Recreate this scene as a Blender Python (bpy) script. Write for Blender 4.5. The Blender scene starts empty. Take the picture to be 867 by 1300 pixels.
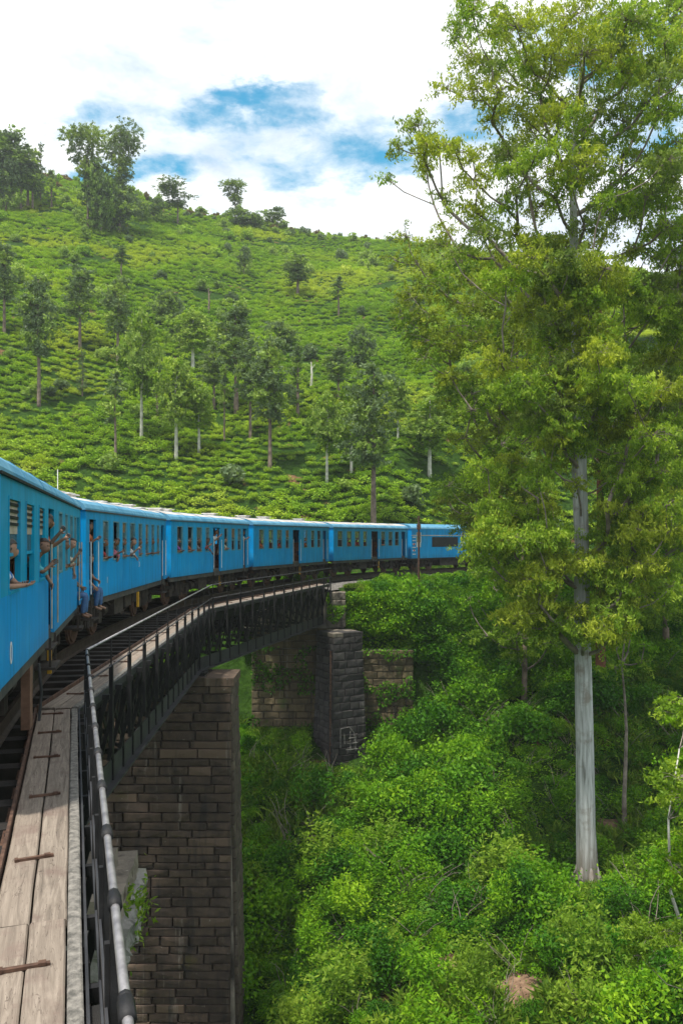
import bpy, bmesh, math, random
import numpy as np
from mathutils import Vector, Matrix, Euler

random.seed(7)
RNG = np.random.default_rng(7)
scene = bpy.context.scene
COL = scene.collection
R = math.radians

# ------------------------------------------------------------------ camera
F, HX, HY, EYE = 1050.0, 433.5, 682.5, 2.6     # focal length in photo pixels, vanishing point, eye above rail head
cam_data = bpy.data.cameras.new('camera')
cam_data.sensor_fit = 'VERTICAL'
cam_data.sensor_height = 24.0
cam_data.lens = 24.0 * F / 1300.0
cam_data.shift_y = 32.5 / 1300.0
cam_data.clip_start = 0.1
cam_data.clip_end = 4000
cam = bpy.data.objects.new('camera', cam_data)
cam.location = (0, 0, EYE)
cam.rotation_euler = (R(90), 0, 0)
COL.objects.link(cam)
scene.camera = cam


def at(px, py, Y):
    return Vector(((px - HX) / F * Y, Y, EYE - (py - HY) / F * Y))


# ------------------------------------------------------------------ light
SUN_EL, SUN_AZ = R(71), R(216)
scene.view_settings.view_transform = 'Standard'
scene.view_settings.look = 'None'
scene.view_settings.exposure = 0.22
scene.view_settings.gamma = 1.0
scene.cycles.use_denoising = True
scene.cycles.max_bounces = 6
scene.cycles.diffuse_bounces = 3
scene.cycles.transparent_max_bounces = 6

sun_dir = Vector((math.sin(SUN_AZ) * math.cos(SUN_EL), math.cos(SUN_AZ) * math.cos(SUN_EL), math.sin(SUN_EL)))
sd = bpy.data.lights.new('sun', 'SUN')
sd.energy = 4.8
sd.angle = R(3.5)
sd.color = (1.0, 0.95, 0.86)
sun = bpy.data.objects.new('sun', sd)
sun.rotation_euler = sun_dir.to_track_quat('Z', 'Y').to_euler()
COL.objects.link(sun)

world = bpy.data.worlds.new('World')
scene.world = world
world.use_nodes = True
wt = world.node_tree
wt.nodes.clear()


class NT:
    """tiny helper for node trees"""
    def __init__(s, t): s.t = t
    def n(s, typ, **k):
        nd = s.t.nodes.new(typ)
        ins = k.pop('ins', {})
        for a, b in k.items(): setattr(nd, a, b)
        for a, b in ins.items():
            if isinstance(b, bpy.types.NodeSocket): s.t.links.new(b, nd.inputs[a])
            else: nd.inputs[a].default_value = b
        return nd
    def l(s, a, b): s.t.links.new(a, b)
    def math(s, op, a, b=0.0, c=0.0, clamp=False):
        nd = s.n('ShaderNodeMath', operation=op, ins={0: a, 1: b, 2: c}); nd.use_clamp = clamp
        return nd.outputs[0]
    def noise(s, vec, scale, detail=4, rough=0.55, dist=0.0):
        return s.n('ShaderNodeTexNoise', ins={'Vector': vec, 'Scale': scale, 'Detail': detail, 'Roughness': rough, 'Distortion': dist}).outputs[0]
    def ramp(s, fac, stops, interp='LINEAR'):
        nd = s.n('ShaderNodeValToRGB', ins={0: fac}); cr = nd.color_ramp; cr.interpolation = interp
        while len(cr.elements) < len(stops): cr.elements.new(0.5)
        for e, (p, c) in zip(cr.elements, stops):
            e.position = p; e.color = (*c, 1) if len(c) == 3 else c
        return nd.outputs[0]
    def mix(s, fac, a, b, blend='MIX'):
        nd = s.n('ShaderNodeMix', data_type='RGBA', blend_type=blend)
        for i, v in ((0, fac), (6, a), (7, b)):
            if isinstance(v, bpy.types.NodeSocket): s.l(v, nd.inputs[i])
            elif i == 0: nd.inputs[0].default_value = v
            else: nd.inputs[i].default_value = (*v, 1) if len(v) == 3 else v
        return nd.outputs[2]
    def smooth(s, v, lo, hi):
        nd = s.n('ShaderNodeMapRange', interpolation_type='SMOOTHSTEP', ins={0: v, 1: lo, 2: hi, 3: 0.0, 4: 1.0})
        return nd.outputs[0]


w = NT(wt)
sky = w.n('ShaderNodeTexSky', sky_type='NISHITA', sun_disc=False, sun_elevation=SUN_EL, sun_rotation=SUN_AZ, air_density=1.3, dust_density=0.4, ozone_density=1.6)
tc = w.n('ShaderNodeTexCoord').outputs['Generated']
# clouds: a broken deck of noise with the real gaps of the day in it
flat = w.n('ShaderNodeVectorMath', operation='MULTIPLY', ins={0: tc, 1: (1, 1, 2.2)}).outputs[0]
n1 = w.noise(flat, 5.5, 8, 0.6, 0.3)
n2 = w.noise(flat, 1.7, 5, 0.5)
n3 = w.noise(flat, 16.0, 6, 0.6, 0.2)
wn = w.n('ShaderNodeTexNoise', ins={'Vector': flat, 'Scale': 9.0, 'Detail': 6, 'Roughness': .62}).outputs['Color']
wv_ = w.n('ShaderNodeVectorMath', operation='SUBTRACT', ins={0: wn, 1: (.5, .5, .5)}).outputs[0]
wv_ = w.n('ShaderNodeVectorMath', operation='SCALE', ins={0: wv_, 3: .16}).outputs[0]
flatw = w.n('ShaderNodeVectorMath', operation='ADD', ins={0: flat, 1: wv_}).outputs[0]
holes = None
for px, py, r, s_ in [(262, 150, .036, .9), (295, 138, .034, 1.0), (330, 128, .036, 1.15), (362, 138, .040, 1.15), (395, 152, .034, .8), (190, 212, .036, .9), (222, 212, .030, 1.1), (252, 208, .034, .9), (155, 128, .04, .55),
                      (88, 244, .045, 1.2), (140, 232, .04, .9), (372, 236, .036, .8), (345, 205, .036, .55), (430, 205, .05, .6), (470, 185, .05, .7), (500, 215, .04, .6), (300, 170, .05, .45), (280, 225, .05, .35), (560, 165, .05, .85), (612, 160, .06, .9), (705, 55, .08, .6),
                      (820, 100, .10, 1.0), (850, 180, .08, 1.0), (840, 300, .07, .7), (780, 380, .07, .6), (300, 180, .20, .42), (440, 200, .14, .42), (180, 160, .12, .36)]:
    d = (at(px, py, 1) - Vector((0, 0, EYE))).normalized()
    c = (d.x, d.y, d.z * 2.2)
    dist = w.n('ShaderNodeVectorMath', operation='DISTANCE', ins={0: flatw, 1: c}).outputs['Value']
    v = w.math('MULTIPLY', w.n('ShaderNodeMapRange', interpolation_type='SMOOTHERSTEP', ins={0: dist, 1: 0.0, 2: r * 1.55, 3: 1.0, 4: 0.0}).outputs[0], s_)
    holes = v if holes is None else w.math('SUBTRACT', w.math('ADD', holes, v), w.math('MULTIPLY', w.math('MULTIPLY', holes, v), .8))
amb = w.smooth(n2, 0.52, 0.68)                      # gaps elsewhere in the sky
front = w.smooth(w.n('ShaderNodeSeparateXYZ', ins={0: tc}).outputs['Y'], 0.55, 0.75)
amb = w.math('MULTIPLY', amb, w.math('SUBTRACT', 1.0, front))
hole = w.math('MAXIMUM', holes, amb)
blue = w.smooth(w.math('ADD', w.math('MULTIPLY', hole, 1.0), w.math('ADD', w.math('MULTIPLY', w.math('SUBTRACT', n1, 0.5), 2.6), w.math('MULTIPLY', w.math('SUBTRACT', n3, 0.5), 1.6))), 0.30, 1.35)
skyc = w.mix(1.0, sky.outputs[0], (0.25, 1.30, 1.40), 'MULTIPLY')
skyc = w.mix(1.0, skyc, (0.11, 0.11, 0.11), 'MULTIPLY')
cloudc = w.ramp(n1, [(0.34, (0.62, 0.74, 0.88)), (0.60, (1.26, 1.26, 1.25))])
skyf = w.mix(blue, cloudc, skyc)
# below the horizon: dull green land light
zz = w.n('ShaderNodeSeparateXYZ', ins={0: tc}).outputs['Z']
skyf = w.mix(w.smooth(zz, -0.02, 0.02), (0.06, 0.09, 0.03), skyf)
bg = w.n('ShaderNodeBackground', ins={0: skyf, 1: 1.0})
# the Sky Texture itself is scaled to 0.11; clouds and sky share one Background
out = w.n('ShaderNodeOutputWorld', ins={0: bg.outputs[0]})


# ------------------------------------------------------------------ materials
def mat(name):
    m = bpy.data.materials.new(name); m.use_nodes = True
    t = NT(m.node_tree)
    b = m.node_tree.nodes['Principled BSDF']
    return m, t, b


def pos(t): return t.n('ShaderNodeNewGeometry').outputs['Position']
def obj_co(t): return t.n('ShaderNodeTexCoord').outputs['Object']


def simple(name, c1, c2, scale=6, rough=0.6, metal=0.0, bump=0.0, bscale=30, world_space=False, spec=None, detail=5, lo=.35, hi=.65):
    m, t, b = mat(name)
    v = pos(t) if world_space else obj_co(t)
    col = t.ramp(t.noise(v, scale, detail, 0.6), [(lo, c1), (hi, c2)])
    t.l(col, b.inputs['Base Color'])
    b.inputs['Roughness'].default_value = rough
    b.inputs['Metallic'].default_value = metal
    if spec is not None: b.inputs['Specular IOR Level'].default_value = spec
    if bump:
        bp = t.n('ShaderNodeBump', ins={'Strength': bump, 'Distance': 0.03, 'Height': t.noise(v, bscale, 6, 0.65)})
        t.l(bp.outputs[0], b.inputs['Normal'])
    return m


def leaf_mat(name, dark, mid, light, trans=0.25, rough=0.55, patch=0.03, patch_col=None):
    """leaf colour varies from leaf to leaf (attribute), plant to plant and patch to patch"""
    m, t, b = mat(name)
    a = t.n('ShaderNodeAttribute', attribute_name='tint').outputs['Fac']
    oi = t.n('ShaderNodeObjectInfo').outputs['Random']
    nz = t.noise(pos(t), patch, 4, 0.6)
    v = t.math('ADD', t.math('MULTIPLY', a, 0.55), t.math('MULTIPLY', oi, 0.22))
    v = t.math('ADD', v, t.math('MULTIPLY', t.math('SUBTRACT', nz, 0.38), 0.9), clamp=True)
    col = t.ramp(v, [(0.12, dark), (0.48, mid), (0.9, light)])
    if patch_col:
        nz2 = t.noise(pos(t), patch * 0.8 + 0.01, 3, 0.5)
        col = t.mix(t.math('MULTIPLY', t.smooth(nz2, 0.5, 0.66), 0.75), col, patch_col)
    t.l(col, b.inputs['Base Color'])
    b.inputs['Roughness'].default_value = rough
    b.inputs['Specular IOR Level'].default_value = 0.15
    tr = t.n('ShaderNodeBsdfTranslucent', ins={0: t.mix(1.0, col, (1.3, 1.35, 0.6), 'MULTIPLY')})
    mx = t.n('ShaderNodeMixShader', ins={0: trans, 1: b.outputs[0], 2: tr.outputs[0]})
    t.l(mx.outputs[0], m.node_tree.nodes['Material Output'].inputs[0])
    return m


M = {}
M['gum_leaf'] = leaf_mat('gum_leaf', (.075, .115, .012), (.24, .31, .028), (.50, .55, .06), .44, patch=.12)
M['gum_leaf_grey'] = leaf_mat('gum_leaf_grey', (.055, .095, .02), (.15, .225, .04), (.34, .42, .09), .42, patch=.12)
M['gum_leaf_green'] = leaf_mat('gum_leaf_green', (.055, .115, .012), (.18, .30, .026), (.39, .50, .055), .44, patch=.12)
M['oak_leaf'] = leaf_mat('oak_leaf', (.07, .115, .055), (.14, .205, .095), (.24, .31, .14), .3, patch=.02)
M['oak_leaf_pale'] = leaf_mat('oak_leaf_pale', (.12, .20, .04), (.24, .35, .07), (.40, .50, .11), .32, patch=.02)
M['tea_leaf'] = leaf_mat('tea_leaf', (.07, .18, .012), (.25, .41, .022), (.50, .60, .05), .28, patch=.045, patch_col=(.46, .52, .06))
M['bush_leaf'] = leaf_mat('bush_leaf', (.011, .055, .004), (.048, .16, .006), (.16, .34, .016), .30, patch=.30)
M['bright_leaf'] = leaf_mat('bright_leaf', (.035, .125, .004), (.12, .28, .008), (.30, .47, .018), .34, patch=.30)
M['grass'] = leaf_mat('grass', (.05, .12, .010), (.12, .22, .018), (.28, .36, .05), .3, patch=.12)
M['dry_leaf'] = leaf_mat('dry_leaf', (.08, .07, .02), (.17, .13, .05), (.30, .22, .09), .2, patch=.1)

M['gum_bark'] = None
m, t, b = mat('gum_bark'); M['gum_bark'] = m
v = pos(t)
st = t.n('ShaderNodeVectorMath', operation='MULTIPLY', ins={0: v, 1: (3.2, 3.2, .22)}).outputs[0]
c = t.ramp(t.noise(st, 2.2, 8, .62, .8), [(.28, (.17, .17, .155)), (.45, (.36, .37, .36)), (.62, (.56, .57, .57))])
sp = t.noise(v, 1.1, 4, .6)
c = t.mix(t.math('MULTIPLY', t.smooth(sp, .55, .72), .7), c, (.19, .15, .11))
zb = t.n('ShaderNodeSeparateXYZ', ins={0: v}).outputs['Z']
foot = t.smooth(t.math('ADD', zb, t.math('MULTIPLY', t.noise(st, 2.0, 5), 3.0)), -8.6, -12.2)
c = t.mix(foot, c, (.15, .12, .095))
t.l(c, b.inputs['Base Color']); b.inputs['Roughness'].default_value = .8
t.l(t.n('ShaderNodeBump', ins={'Strength': .6, 'Distance': .05, 'Height': t.noise(st, 5, 8, .65)}).outputs[0], b.inputs['Normal'])
M['red_bark'] = simple('red_bark', (.10, .04, .022), (.24, .095, .05), 3, .9, bump=.6, world_space=True)
M['brown_bark'] = simple('brown_bark', (.10, .07, .055), (.27, .20, .16), 2.2, .9, bump=.5, bscale=8, world_space=True)
M['pale_bark'] = simple('pale_bark', (.36, .34, .29), (.66, .64, .58), 2.2, .8, bump=.3, bscale=8, world_space=True)
M['twig_bark'] = simple('twig_bark', (.11, .085, .07), (.30, .25, .21), 2.2, .85, world_space=True)

# soil and grass of the ground
m, t, b = mat('ground_green'); M['ground'] = m
v = pos(t)
a = t.noise(v, .35, 8, .62); a2 = t.noise(v, 2.4, 8, .7); a3 = t.noise(v, .11, 4, .5)
c = t.ramp(a2, [(.30, (.012, .028, .006)), (.5, (.028, .062, .010)), (.72, (.055, .11, .018))])
soil = t.ramp(a2, [(.3, (.10, .055, .03)), (.7, (.26, .15, .085))])
c = t.mix(t.smooth(a, .60, .68), c, soil)
t.l(c, b.inputs['Base Color']); b.inputs['Roughness'].default_value = 1.0; b.inputs['Specular IOR Level'].default_value = 0.0
t.l(t.n('ShaderNodeBump', ins={'Strength': .9, 'Distance': .25, 'Height': t.noise(v, 3.5, 8, .7)}).outputs[0], b.inputs['Normal'])

M['stone'] = None
def stone_mat(name, base1, base2, moss, mossamt, light=None):
    m, t, b = mat(name)
    v = pos(t)
    oi = t.n('ShaderNodeObjectInfo').outputs['Random']
    col = t.ramp(t.noise(v, 2.6, 8, .65), [(.3, base1), (.7, base2)])
    col = t.mix(t.math('MULTIPLY', oi, .55), col, tuple(q * .5 for q in base1))
    col = t.mix(t.smooth(oi, .82, 1.0), col, tuple(q * 1.1 for q in base2))
    run = t.n('ShaderNodeVectorMath', operation='MULTIPLY', ins={0: v, 1: (3.5, 3.5, .18)}).outputs[0]
    col = t.mix(t.math('MULTIPLY', t.smooth(t.noise(run, 1.5, 6, .6), .60, .74), .45), col, (.30, .27, .23))
    streak = t.n('ShaderNodeVectorMath', operation='MULTIPLY', ins={0: v, 1: (2.5, 2.5, .25)}).outputs[0]
    col = t.mix(t.math('MULTIPLY', t.smooth(t.noise(streak, 1.2, 6, .6), .52, .7), .75), col, (.012, .011, .010))
    mo = t.smooth(t.noise(v, .8, 7, .65), .62 - mossamt, .75 - mossamt)
    col = t.mix(t.math('MULTIPLY', mo, .8), col, moss)
    if light: col = t.mix(t.smooth(t.noise(v, 5.0, 6, .7), .66, .72), col, light)
    t.l(col, b.inputs['Base Color']); b.inputs['Roughness'].default_value = .9
    t.l(t.n('ShaderNodeBump', ins={'Strength': .8, 'Distance': .04, 'Height': t.noise(v, 9, 8, .7)}).outputs[0], b.inputs['Normal'])
    return m
M['pier_stone'] = stone_mat('pier_stone', (.026, .018, .013), (.100, .068, .046), (.070, .056, .016), .02, (.28, .25, .21))
M['dark_stone'] = stone_mat('dark_stone', (.020, .018, .018), (.055, .050, .048), (.05, .055, .015), 0.0, (.16, .15, .14))
M['side_stone'] = stone_mat('side_stone', (.05, .036, .026), (.10, .078, .055), (.05, .06, .015), .02, None)
M['wall_stone'] = stone_mat('wall_stone', (.065, .050, .026), (.14, .105, .055), (.055, .085, .015), .08, (.25, .2, .12))
M['cap_stone'] = stone_mat('cap_stone', (.14, .12, .095), (.28, .24, .19), (.16, .15, .04), .03, (.55, .53, .48))
M['lichen_stone'] = stone_mat('lichen_stone', (.18, .17, .15), (.42, .41, .38), (.13, .14, .03), .06, (.62, .62, .58))
M['mortar'] = simple('mortar', (.03, .025, .02), (.26, .23, .19), .7, .95, world_space=True)

M['blue'] = None
def paint(name, c1, c2, rough=.38):
    m, t, b = mat(name)
    v = obj_co(t)
    st = t.n('ShaderNodeVectorMath', operation='MULTIPLY', ins={0: v, 1: (1, 1.2, .35)}).outputs[0]
    col = t.ramp(t.noise(st, 1.6, 7, .62), [(.32, c1), (.66, c2)])
    zl = t.n('ShaderNodeSeparateXYZ', ins={0: v}).outputs['Z']
    grime = t.math('MULTIPLY', t.smooth(t.math('ADD', zl, t.math('MULTIPLY', t.noise(v, 3.5, 6), .5)), 1.62, 1.10), .38)
    col = t.mix(grime, col, (.06, .085, .085))
    sk = t.n('ShaderNodeVectorMath', operation='MULTIPLY', ins={0: v, 1: (1, 5.5, .30)}).outputs[0]
    stn = t.math('MULTIPLY', t.smooth(t.noise(sk, 1.9, 7, .68), .50, .66), .55)
    col = t.mix(stn, col, (.03, .13, .22))
    col = t.mix(t.math('MULTIPLY', t.smooth(t.noise(v, 1.3, 6, .65), .50, .68), .35), col, (.06, .38, .66))
    yv = t.n('ShaderNodeSeparateXYZ', ins={0: v}).outputs['Y']
    seam = t.math('LESS_THAN', t.math('ABSOLUTE', t.math('SUBTRACT', t.math('FRACT', t.math('MULTIPLY', yv, .46)), .5)), .005)
    col = t.mix(t.math('MULTIPLY', seam, .55), col, (.0, .05, .10))
    spot = t.smooth(t.noise(v, 7.0, 5, .7), .70, .74)
    col = t.mix(t.math('MULTIPLY', spot, .55), col, (.10, .06, .04))
    t.l(col, b.inputs['Base Color']); b.inputs['Roughness'].default_value = rough; b.inputs['Specular IOR Level'].default_value = .16
    t.l(t.n('ShaderNodeBump', ins={'Strength': .12, 'Distance': .02, 'Height': t.noise(v, 3.0, 3)}).outputs[0], b.inputs['Normal'])
    return m
M['blue'] = paint('blue_paint', (.0, .25, .60), (.001, .34, .76))
M['teal'] = paint('teal_paint', (.001, .25, .44), (.006, .33, .56), .45)
M['roof_blue'] = simple('roof_blue', (.03, .20, .36), (.12, .33, .48), 2.0, .5, world_space=True)
M['roof_grey'] = simple('roof_grey', (.34, .30, .27), (.62, .56, .52), 1.2, .6, world_space=True)
M['underframe'] = simple('underframe', (.016, .013, .011), (.055, .042, .033), 5, .8, bump=.3)
M['solebar'] = simple('solebar', (.030, .035, .038), (.085, .075, .065), 4, .7)
M['steel_black'] = simple('steel_black', (.006, .006, .007), (.022, .021, .022), 4, .6, bump=.2, world_space=True, spec=.3)
M['steel_grey'] = simple('steel_grey', (.014, .015, .018), (.042, .042, .046), 1.5, .55, bump=.2, world_space=True)
M['rail_steel'] = simple('rail_steel', (.04, .028, .022), (.10, .075, .06), 5, .5, .5, world_space=True)
M['pipe'] = simple('galvanised_pipe', (.20, .19, .20), (.42, .40, .40), 9, .42, .65, bump=.15, world_space=True)
M['rust'] = simple('rust_iron', (.045, .022, .014), (.13, .07, .045), 9, .8, .2, world_space=True)
M['sleeper'] = simple('sleeper_wood', (.008, .007, .006), (.030, .024, .020), 3, .9, bump=.5, world_space=True)
M['window_brown'] = simple('window_brown', (.13, .07, .025), (.27, .16, .07), 4, .7)
M['cream'] = simple('cream_blind', (.30, .26, .20), (.50, .44, .35), 5, .7)
M['inside'] = simple('car_inside', (.05, .045, .038), (.14, .12, .095), 3, .8)
M['seat'] = simple('seat_cloth', (.10, .035, .02), (.22, .09, .04), 6, .8)
M['white_paint'] = simple('white_paint', (.60, .60, .58), (.80, .80, .78), 6, .5)
M['worn_white'] = simple('worn_white', (.07, .065, .06), (.34, .33, .31), 4, .9, world_space=True)
M['yellow'] = simple('yellow_paint', (.42, .22, .01), (.65, .36, .02), 6, .6)
M['red'] = simple('red_paint', (.45, .06, .03), (.62, .12, .05), 6, .6)
M['board_brown'] = simple('board_brown', (.10, .05, .03), (.20, .11, .07), 4, .8)
M['soil'] = simple('bare_soil', (.11, .06, .035), (.30, .19, .12), 3.5, .95, bump=.9, bscale=14, world_space=True)
M['fern'] = leaf_mat('fern_leaf', (.03, .09, .008), (.09, .22, .015), (.24, .40, .04), .34, patch=.2)
M['ballast'] = simple('ballast', (.07, .065, .06), (.24, .22, .20), 9, .95, bump=1.0, bscale=12, world_space=True)
M['turf'] = simple('turf', (.10, .17, .02), (.26, .36, .045), 1.4, .95, bump=.8, bscale=9, world_space=True)
M['hair'] = simple('hair_black', (.008, .006, .005), (.02, .016, .014), 20, .5)
M['eye'] = simple('eye_dark', (.01, .008, .007), (.02, .015, .012), 20, .3)

# timber of the walkway: grain, knots, stains
m, t, b = mat('walk_timber'); M['timber'] = m
v = obj_co(t)
oi = t.n('ShaderNodeObjectInfo').outputs['Random']
off = t.n('ShaderNodeVectorMath', operation='ADD', ins={0: v, 1: t.n('ShaderNodeCombineXYZ', ins={0: t.math('MULTIPLY', oi, 37.0), 1: t.math('MULTIPLY', oi, 91.0), 2: 0.0}).outputs[0]}).outputs[0]
gr = t.n('ShaderNodeVectorMath', operation='MULTIPLY', ins={0: off, 1: (9, .55, 9)}).outputs[0]
g1 = t.noise(gr, 2.2, 9, .7, 1.2)
col = t.ramp(g1, [(.28, (.07, .056, .044)), (.48, (.18, .147, .115)), (.72, (.31, .26, .21))])
col = t.mix(t.math('MULTIPLY', t.smooth(t.noise(off, 1.9, 7, .68), .50, .66), .7), col, (.13, .085, .07))
col = t.mix(t.math('MULTIPLY', t.smooth(t.noise(off, 6.5, 5, .7), .64, .70), .85), col, (.05, .032, .024))
crk = t.n('ShaderNodeVectorMath', operation='MULTIPLY', ins={0: off, 1: (9, .55, 9)}).outputs[0]
cn = t.noise(crk, 1.4, 4, .5, 2.0)
col = t.mix(t.smooth(t.math('ABSOLUTE', t.math('SUBTRACT', cn, .55)), .008, .0), col, (.035, .022, .016))
col = t.mix(t.math('MULTIPLY', oi, .3), col, (.36, .28, .22))
t.l(col, b.inputs['Base Color']); b.inputs['Roughness'].default_value = .85
t.l(t.n('ShaderNodeBump', ins={'Strength': .55, 'Distance': .012, 'Height': g1}).outputs[0], b.inputs['Normal'])
M['timber_grey'] = simple('timber_grey', (.09, .085, .075), (.27, .25, .22), 14, .9, bump=.7, bscale=40)


def flatmat(name, c, rough=.8):
    if name not in M: M[name] = simple(name, tuple(q * .75 for q in c), tuple(min(1, q * 1.15) for q in c), 9, rough)
    return M[name]


# ------------------------------------------------------------------ mesh helpers
class MB:
    def __init__(s): s.v = []; s.f = []; s.mi = []
    def box(s, c, size, rot=None, mi=0, taper=None):
        c = Vector(c); hx, hy, hz = (q / 2 for q in size)
        k = len(s.v)
        for sz in (-1, 1):
            tx = taper if (taper and sz > 0) else 1
            for sx, sy in ((-1, -1), (1, -1), (1, 1), (-1, 1)):
                p = Vector((sx * hx * tx, sy * hy * tx, sz * hz))
                if rot is not None: p = rot @ p
                s.v.append(tuple(c + p))
        for f in ((0, 3, 2, 1), (4, 5, 6, 7), (0, 1, 5, 4), (1, 2, 6, 5), (2, 3, 7, 6), (3, 0, 4, 7)):
            s.f.append(tuple(k + q for q in f)); s.mi.append(mi)
        return s
    def bx(s, x0, x1, y0, y1, z0, z1, mi=0):
        return s.box(((x0 + x1) / 2, (y0 + y1) / 2, (z0 + z1) / 2), (abs(x1 - x0), abs(y1 - y0), abs(z1 - z0)), mi=mi)
    def beam(s, a, b, wd, hg, mi=0, up=Vector((0, 0, 1))):
        a = Vector(a); b = Vector(b); d = (b - a)
        L = d.length; d.normalize()
        if abs(d.dot(up)) > .98: up = Vector((1, 0, 0))
        x = d.cross(up).normalized(); z = x.cross(d)
        rot = Matrix((x, d, z)).transposed()
        return s.box((a + b) / 2, (wd, L, hg), rot, mi)
    def tube(s, pts, rad, n=6, mi=0, cap=True):
        pts = [Vector(p) for p in pts]
        if not hasattr(rad, '__len__'): rad = [rad] * len(pts)
        k0 = len(s.v); ref = None
        for i, p in enumerate(pts):
            d = (pts[min(i + 1, len(pts) - 1)] - pts[max(i - 1, 0)])
            if d.length < 1e-6: d = Vector((0, 0, 1))
            d.normalize()
            if ref is None:
                ref = d.cross(Vector((0, 1, 0)) if abs(d.y) < .9 else Vector((1, 0, 0))).normalized()
            x = (ref - d * ref.dot(d)); x = x.normalized() if x.length > 1e-5 else d.orthogonal().normalized()
            y = d.cross(x); ref = x
            for j in range(n):
                a = 2 * math.pi * j / n
                s.v.append(tuple(p + (x * math.cos(a) + y * math.sin(a)) * rad[i]))
        for i in range(len(pts) - 1):
            for j in range(n):
                a = k0 + i * n + j; b2 = k0 + i * n + (j + 1) % n
                s.f.append((a, b2, b2 + n, a + n)); s.mi.append(mi)
        if cap:
            s.f.append(tuple(k0 + j for j in range(n))[::-1]); s.mi.append(mi)
            e = k0 + (len(pts) - 1) * n
            s.f.append(tuple(e + j for j in range(n))); s.mi.append(mi)
        return s
    def prism(s, prof, y0, y1, mi=0, caps=True):
        """profile of (x,z) swept along y"""
        k = len(s.v); n = len(prof)
        for y in (y0, y1):
            for x, z in prof: s.v.append((x, y, z))
        for i in range(n):
            j = (i + 1) % n
            s.f.append((k + i, k + j, k + n + j, k + n + i)); s.mi.append(mi)
        if caps:
            s.f.append(tuple(k + i for i in range(n))[::-1]); s.mi.append(mi)
            s.f.append(tuple(k + n + i for i in range(n))); s.mi.append(mi)
        return s
    def mesh(s, name, mats, smooth=False):
        me = bpy.data.meshes.new(name)
        me.from_pydata(s.v, [], s.f)
        for q in (mats if isinstance(mats, (list, tuple)) else [mats]): me.materials.append(q)
        if any(s.mi): me.polygons.foreach_set('material_index', s.mi)
        if smooth: me.polygons.foreach_set('use_smooth', [True] * len(me.polygons))
        me.update()
        return me
    def build(s, name, mats, parent=None, smooth=False, **k):
        return link(name, s.mesh(name, mats, smooth), parent, **k)


def link(name, me, parent=None, loc=None, rot=None, scale=None, **props):
    o = bpy.data.objects.new(name, me); COL.objects.link(o)
    if parent is not None: o.parent = parent
    if loc is not None: o.location = loc
    if rot is not None: o.rotation_euler = rot
    if scale is not None: o.scale = scale
    for a, b_ in props.items(): o[a] = b_
    return o


def thing(name, label, cat, loc=(0, 0, 0), rotz=0.0, group=None):
    o = link(name, None, loc=loc, rot=(0, 0, rotz), label=label, category=cat)
    o.empty_display_size = .2
    if group: o['group'] = group
    return o


def copy_tree(o, parent=None):
    c = o.copy(); COL.objects.link(c); c.parent = parent
    for ch in list(o.children): copy_tree(ch, c)
    return c


def np_mesh(name, verts, faces4, mats, tint=None, mi=None):
    """verts (N,3), faces4 (M,4) quads"""
    me = bpy.data.meshes.new(name)
    nv, nf = len(verts), len(faces4)
    me.vertices.add(nv); me.vertices.foreach_set('co', np.ascontiguousarray(verts, dtype=np.float32).ravel())
    me.loops.add(nf * 4); me.loops.foreach_set('vertex_index', np.ascontiguousarray(faces4, dtype=np.int32).ravel())
    me.polygons.add(nf); me.polygons.foreach_set('loop_start', np.arange(nf, dtype=np.int32) * 4)
    for q in (mats if isinstance(mats, (list, tuple)) else [mats]): me.materials.append(q)
    if mi is not None: me.polygons.foreach_set('material_index', np.ascontiguousarray(mi, dtype=np.int32))
    if tint is not None:
        at_ = me.attributes.new('tint', 'FLOAT', 'POINT'); at_.data.foreach_set('value', np.ascontiguousarray(tint, dtype=np.float32))
    me.update(calc_edges=True)
    return me


def leaves(cent, length, width, droop=0.0, rng=RNG, flat=0.0, tint=None, up=False):
    """diamond leaves folded a little along the midrib; returns verts, faces, tint"""
    n = len(cent)
    d = rng.normal(size=(n, 3)); d[:, 2] -= droop * 1.6
    if flat: d[:, 2] *= (1 - flat)
    d /= np.linalg.norm(d, axis=1)[:, None] + 1e-9
    r = rng.normal(size=(n, 3))
    if up: r[:, 2] = np.abs(r[:, 2]) + 1.6
    s = np.cross(d, r); s /= np.linalg.norm(s, axis=1)[:, None] + 1e-9
    L = length * rng.uniform(.65, 1.3, n)[:, None]; W = width * rng.uniform(.7, 1.25, n)[:, None]
    v = np.empty((n, 4, 3))
    v[:, 0] = cent - d * L / 2
    v[:, 1] = cent + s * W / 2
    v[:, 2] = cent + d * L / 2
    v[:, 3] = cent - s * W / 2
    f = np.arange(n * 4).reshape(n, 4)
    tt = rng.uniform(0, 1, n) if tint is None else np.clip(tint + rng.normal(0, .16, n), 0, 1)
    return v.reshape(-1, 3), f, np.repeat(tt, 4)


# ------------------------------------------------------------------ track geometry (right-hand side line of the cars)
LCAR = 11.616
CARS = [((-3.25, 7.71), -.236), ((-5.97, 19.0), -.04), ((-6.43, 30.61), .156), ((-4.63, 42.09), .346), ((-.69, 53.01), .53), ((5.18, 63.04), .708)]
HALF = 1.42
ctr = []
for (x, y), th in CARS:
    rx, ry = math.cos(th), -math.sin(th)
    for s_ in (LCAR * .18, LCAR * .82):
        ctr.append((x - rx * HALF + math.sin(th) * s_, y - ry * HALF + math.cos(th) * s_))
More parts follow.
